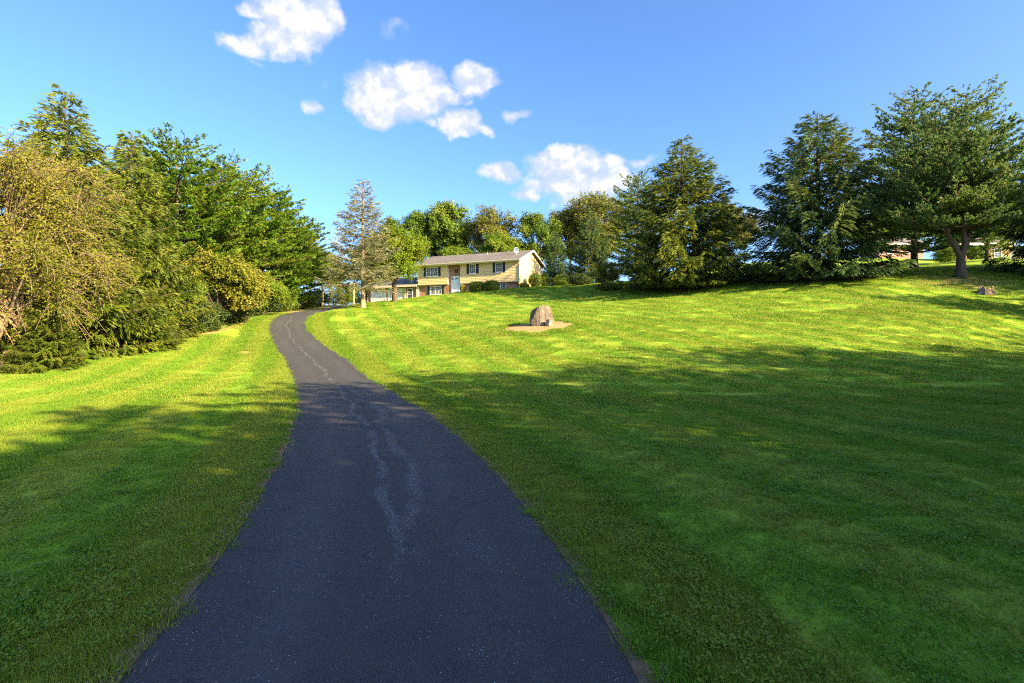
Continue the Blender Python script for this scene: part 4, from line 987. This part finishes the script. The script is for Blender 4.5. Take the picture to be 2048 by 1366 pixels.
M['chair'] = plain('weathered_white_wood', (.62, .60, .55), .8, .2, 7, .15)
def garden_chair(px, d, rot, lab):
    X, Y = XY(px, d); o = empty('garden_chair', (X, Y, gz(X, Y)), rot); tag(o, lab, 'chair', 'slatted garden chairs under the right pines')
    for k in range(5):
        x = -.25 + k * .125; top = 1.02 - .25 * abs(k - 2) ** 2 * .09
        MB().add([(x - .053, .32, .28), (x + .053, .32, .28), (x + .053, .345, .28), (x - .053, .345, .28), (x * 1.1 - .06, .62, top), (x * 1.1 + .06, .62, top), (x * 1.1 + .06, .645, top), (x * 1.1 - .06, .645, top)],
                 [(3,2,1,0),(4,5,6,7),(0,1,5,4),(1,2,6,5),(2,3,7,6),(3,0,4,7)]).build('back_slat', M['chair'], o)
    for k in range(5): MB().box(-.30, .30, -.30 + k * .125, -.20 + k * .125, .40 - k * .025, .425 - k * .025).build('seat_slat', M['chair'], o)
    for s in (-1, 1):
        MB().box(s * .34 - .05, s * .34 + .05, -.32, -.24, 0, .56).build('leg', M['chair'], o); MB().box(s * .34 - .04, s * .34 + .04, .42, .50, 0, .56).build('leg', M['chair'], o)
        MB().box(s * .36 - .08, s * .36 + .08, -.40, .52, .562, .59).build('armrest', M['chair'], o)
    return o
garden_chair(2021, 56, R(172), 'left one of two pale slatted garden chairs at the right edge')
garden_chair(2037, 56, R(188), 'right one of two pale slatted garden chairs at the right edge')
X, Y = XY(2029, 56); tb = empty('side_table', (X, Y, gz(X, Y))); tag(tb, 'small pale table between the two slatted garden chairs', 'table')
MB().box(-.22, .22, -.22, .22, .44, .47).build('table_top', M['chair'], tb)
for sx_ in (-1, 1):
    for sy_ in (-1, 1): MB().box(sx_ * .17 - .025, sx_ * .17 + .025, sy_ * .17 - .025, sy_ * .17 + .025, 0, .438).build('leg', M['chair'], tb)

# ------------------------------------------------------------------ grass: blades in small tufts, spread over the near and middle lawn
M['dry'] = leaf_mat('dry_grass', [(0, (.16, .11, .05)), (.5, (.30, .22, .11)), (1, (.40, .32, .18))], .2)
M['weed'] = leaf_mat('broad_weed_leaves', [(0, (.040, .095, .012)), (.5, (.080, .155, .018)), (1, (.15, .215, .03))], .3)
def tuft_mesh(seed, size, n, h, w, lean=.5, weeds=0, disc=True, wind=(0, 0)):
    lean *= 1.7
    p = Plant(seed); r = p.r
    if disc: a = r.uniform(0, 6.28, n); q = np.sqrt(r.uniform(0, 1, n)) * size; P = np.c_[np.cos(a) * q, np.sin(a) * q, np.full(n, -.012)]
    else: P = np.c_[r.uniform(-size, size, (n, 2)), np.full(n, -.012)]
    cl = np.array([mnoise.noise(Vector((x * 5 / max(size, .3), y * 5 / max(size, .3), seed))) for x, y, _ in P])
    D = np.c_[r.normal(0, lean, (n, 2)) + np.array(wind) + .25 * np.c_[cl, np.roll(cl, 7)], np.ones(n)]
    L = h * r.uniform(.5, 1.25, n) * (1 + .5 * cl)
    p.blades(P, D, L, w * r.uniform(.7, 1.3, n), np.clip(.5 + .28 * cl + r.normal(0, .2, n), 0, 1), N=np.array([[0, 0, 1.]]) + r.normal(0, .3, (n, 3)))
    p.nw = 0
    if weeds:
        for k in range(weeds):
            c = r.uniform(-size * .75, size * .75, 2); m = int(r.integers(5, 11)); a = r.uniform(0, 6.28, m); rr_ = r.uniform(0, .05, m)
            Pw = np.c_[c[0] + np.cos(a) * rr_, c[1] + np.sin(a) * rr_, r.uniform(.012, .05, m)]; Dw = np.c_[np.cos(a), np.sin(a), r.uniform(-.1, .7, m)]
            p.blades(Pw, Dw, r.uniform(.016, .038, m), r.uniform(.012, .024, m), np.clip(r.uniform(.2, .8, m), 0, 1), np.c_[-np.sin(a), np.cos(a), r.normal(0, .3, m)])
    return p
SRC = bpy.data.collections.new('grass_sources')
def src(name, p, mat):
    me = p.crown(name); me.materials.append(M[mat]); o = bpy.data.objects.new(name, me); SRC.objects.link(o); return o
src('a0_turf', tuft_mesh(101, .50, 5600, .047, .0058, disc=False), 'grass'); src('a1_turf', tuft_mesh(102, .50, 5600, .050, .0058, disc=False, wind=(.15, .1)), 'grass')
src('a2_weedy', tuft_mesh(103, .50, 4200, .046, .0058, weeds=55, disc=False), 'grass'); src('a3_weedy', tuft_mesh(104, .50, 3800, .044, .0060, weeds=95, disc=False), 'grass')
src('a4_edge', tuft_mesh(105, .15, 520, .065, .0050, .55), 'grass'); src('a5_edge', tuft_mesh(106, .15, 520, .075, .0050, .6, weeds=3), 'grass')
src('a6_dry', tuft_mesh(107, .10, 130, .075, .0048, 1.2), 'dry')
src('a7_mid', tuft_mesh(108, 1.0, 5200, .070, .013, disc=False), 'grass'); src('a8_mid', tuft_mesh(109, 1.0, 5200, .075, .013, disc=False, wind=(.2, 0)), 'grass')
src('a9_far', tuft_mesh(110, 1.6, 4200, .085, .026, disc=False), 'grass')

rg = np.random.default_rng(77)
def in_soil(x, y, pad=0.0):
    k = np.zeros(len(x), bool)
    for cx, cy, rx, ry, *_ in SOIL[:2]: k |= ((x - cx) / (rx * .8 + pad)) ** 2 + ((y - cy) / (ry * .8 + pad)) ** 2 < 1
    return k
PTS, IDX, SCL = [], [], []
def spread(x, y, idx, scl, dmin, pad=.9):
    k = (np.abs(x) < y * 1.03 + 2.0) & (y > 1.6); x, y, idx, scl = x[k], y[k], idx[k], scl[k]
    k = ~in_soil(x, y, pad); x, y, idx, scl = x[k], y[k], idx[k], scl[k]
    rd = road_dist(x, y); k = rd > HALF + dmin; PTS.append(np.c_[x[k], y[k]]); IDX.append(idx[k]); SCL.append(scl[k])
def grid(step, y0, y1, xm, jit=.15):
    xs, ys = np.meshgrid(np.arange(-xm, xm, step), np.arange(y0, y1, step)); xs = xs.ravel(); ys = ys.ravel()
    return xs + rg.uniform(-jit, jit, len(xs)) * step, ys + rg.uniform(-jit, jit, len(ys)) * step
x, y = grid(.74, 1.4, 15, 18)
wd = np.array([mnoise.noise(Vector((a * .28, b * .28, 4.4))) for a, b in zip(x, y)]) + .25 * (x > 2) + .12 * (y < 7) - .12
spread(x, y, np.where(wd > .22, 3, np.where(wd > .02, 2, rg.integers(0, 2, len(x)))), rg.uniform(.85, 1.2, len(x)), .62)
x, y = grid(1.7, 14.5, 34, 36); spread(x, y, rg.integers(7, 9, len(x)), rg.uniform(.9, 1.1, len(x)), 1.2)
x, y = grid(2.7, 33, 66, 46); k = (x > -21.5 + 0 * y); spread(x[k], y[k], np.full(k.sum(), 9), rg.uniform(.9, 1.1, k.sum()), 2.0)
for cx, cy, rx, ry, *_ in SOIL[:2]:       # small tufts fill up to the bare patches
    x, y = grid(.42, cy - 6, cy + 6, 30); k = (np.abs(x - cx) < 6) & in_soil(x, y, 1.3) & (road_dist(x, y) > HALF + .3); spread(x[k], y[k], rg.integers(4, 6, k.sum()), rg.uniform(1.6, 2.4, k.sum()), .3, .1)
# along both edges of the driveway
T = np.gradient(ROAD, axis=0); T /= np.linalg.norm(T, axis=1)[:, None]; N = np.c_[T[:, 1], -T[:, 0]]; S = np.r_[0, np.cumsum(np.linalg.norm(np.diff(ROAD, axis=0), axis=1))]
def along(s, off): return np.c_[np.interp(s, S, ROAD[:, 0]) + np.interp(s, S, N[:, 0]) * off, np.interp(s, S, ROAD[:, 1]) + np.interp(s, S, N[:, 1]) * off]
for s0, s1, step in ((4.2, 16, .17), (16, 38, .24), (38, 58, .38)):
    for sd in (-1, 1):
        for off in (.14, .30, .46, .62, .78, .94, 1.1) if s0 < 30 else (.2, .5, .8, 1.1, 1.4):
            s = np.arange(s0, s1, step) + rg.uniform(-.06, .06, len(np.arange(s0, s1, step)))
            p = along(s, sd * (HALF + off + rg.normal(0, .06, len(s)))); k = np.abs(p[:, 0]) < p[:, 1] * 1.03 + 2
            if s0 >= 16: p[:, :] += 0
            PTS.append(p[k]); IDX.append(rg.integers(4, 6, k.sum())); SCL.append(rg.uniform(.8, 1.25, k.sum()) * (1.0 if s0 < 16 else 1.5 if s0 < 38 else 2.2))
        s = np.arange(s0, s1, step * .8); s = s + rg.uniform(-.1, .1, len(s)); p = along(s, sd * (HALF + rg.uniform(.0, .15, len(s)))); PTS.append(p); IDX.append(np.full(len(s), 6)); SCL.append(rg.uniform(.7, 1.5, len(s)))
        if s0 == 16:
            for off in (.95, 1.15):
                s = np.arange(s0, s1, .3); p = along(s, sd * (HALF + off)); PTS.append(p); IDX.append(rg.integers(4, 6, len(s))); SCL.append(rg.uniform(1.2, 1.7, len(s)))
PTS = np.concatenate(PTS); IDX = np.concatenate(IDX).astype(np.int32); SCL = np.concatenate(SCL)
Z = hz(PTS[:, 0], PTS[:, 1]); e = .4
gxn = (hz(PTS[:, 0] + e, PTS[:, 1]) - hz(PTS[:, 0] - e, PTS[:, 1])) / (2 * e); gyn = (hz(PTS[:, 0], PTS[:, 1] + e) - hz(PTS[:, 0], PTS[:, 1] - e)) / (2 * e)
rot = np.empty((len(PTS), 3), np.float32)
for i, (a, b_) in enumerate(zip(gxn, gyn)):
    q = Vector((-a, -b_, 1)).to_track_quat('Z', 'Y').to_matrix() @ Matrix.Rotation(rg.uniform(0, 6.283), 3, 'Z'); rot[i] = q.to_euler()
pm = bpy.data.meshes.new('grass'); pm.vertices.add(len(PTS)); pm.vertices.foreach_set('co', np.c_[PTS, Z].astype(np.float32).ravel())
a = pm.attributes.new('rot', 'FLOAT_VECTOR', 'POINT'); a.data.foreach_set('vector', rot.ravel())
a = pm.attributes.new('pick', 'INT', 'POINT'); a.data.foreach_set('value', IDX)
a = pm.attributes.new('scl', 'FLOAT', 'POINT'); a.data.foreach_set('value', SCL.astype(np.float32))
go = link('grass', pm, None); tag(go, 'short mown grass blades and weeds covering the lawn', 'grass', kind='stuff')
ng = bpy.data.node_groups.new('grass', 'GeometryNodeTree')
ng.interface.new_socket('Geometry', in_out='INPUT', socket_type='NodeSocketGeometry'); ng.interface.new_socket('Geometry', in_out='OUTPUT', socket_type='NodeSocketGeometry')
gi = ng.nodes.new('NodeGroupInput'); gout = ng.nodes.new('NodeGroupOutput'); iop = ng.nodes.new('GeometryNodeInstanceOnPoints')
ci = ng.nodes.new('GeometryNodeCollectionInfo'); ci.inputs['Collection'].default_value = SRC; ci.inputs['Separate Children'].default_value = True; ci.inputs['Reset Children'].default_value = True
def na(t, nm): n_ = ng.nodes.new('GeometryNodeInputNamedAttribute'); n_.data_type = t; n_.inputs['Name'].default_value = nm; return n_.outputs[0]
e2r = ng.nodes.new('FunctionNodeEulerToRotation')
ng.links.new(na('FLOAT_VECTOR', 'rot'), e2r.inputs[0]); ng.links.new(e2r.outputs[0], iop.inputs['Rotation'])
ng.links.new(gi.outputs[0], iop.inputs['Points']); ng.links.new(ci.outputs[0], iop.inputs['Instance']); iop.inputs['Pick Instance'].default_value = True
ng.links.new(na('INT', 'pick'), iop.inputs['Instance Index']); ng.links.new(na('FLOAT', 'scl'), iop.inputs['Scale']); ng.links.new(iop.outputs[0], gout.inputs[0])
go.modifiers.new('grass', 'NODES').node_group = ng
print('TRIS', sum(p.count() * 2 for _, _, p in LIB.values()), {k: v[2].count() * 2 for k, v in LIB.items()}, 'grass pts', len(PTS))
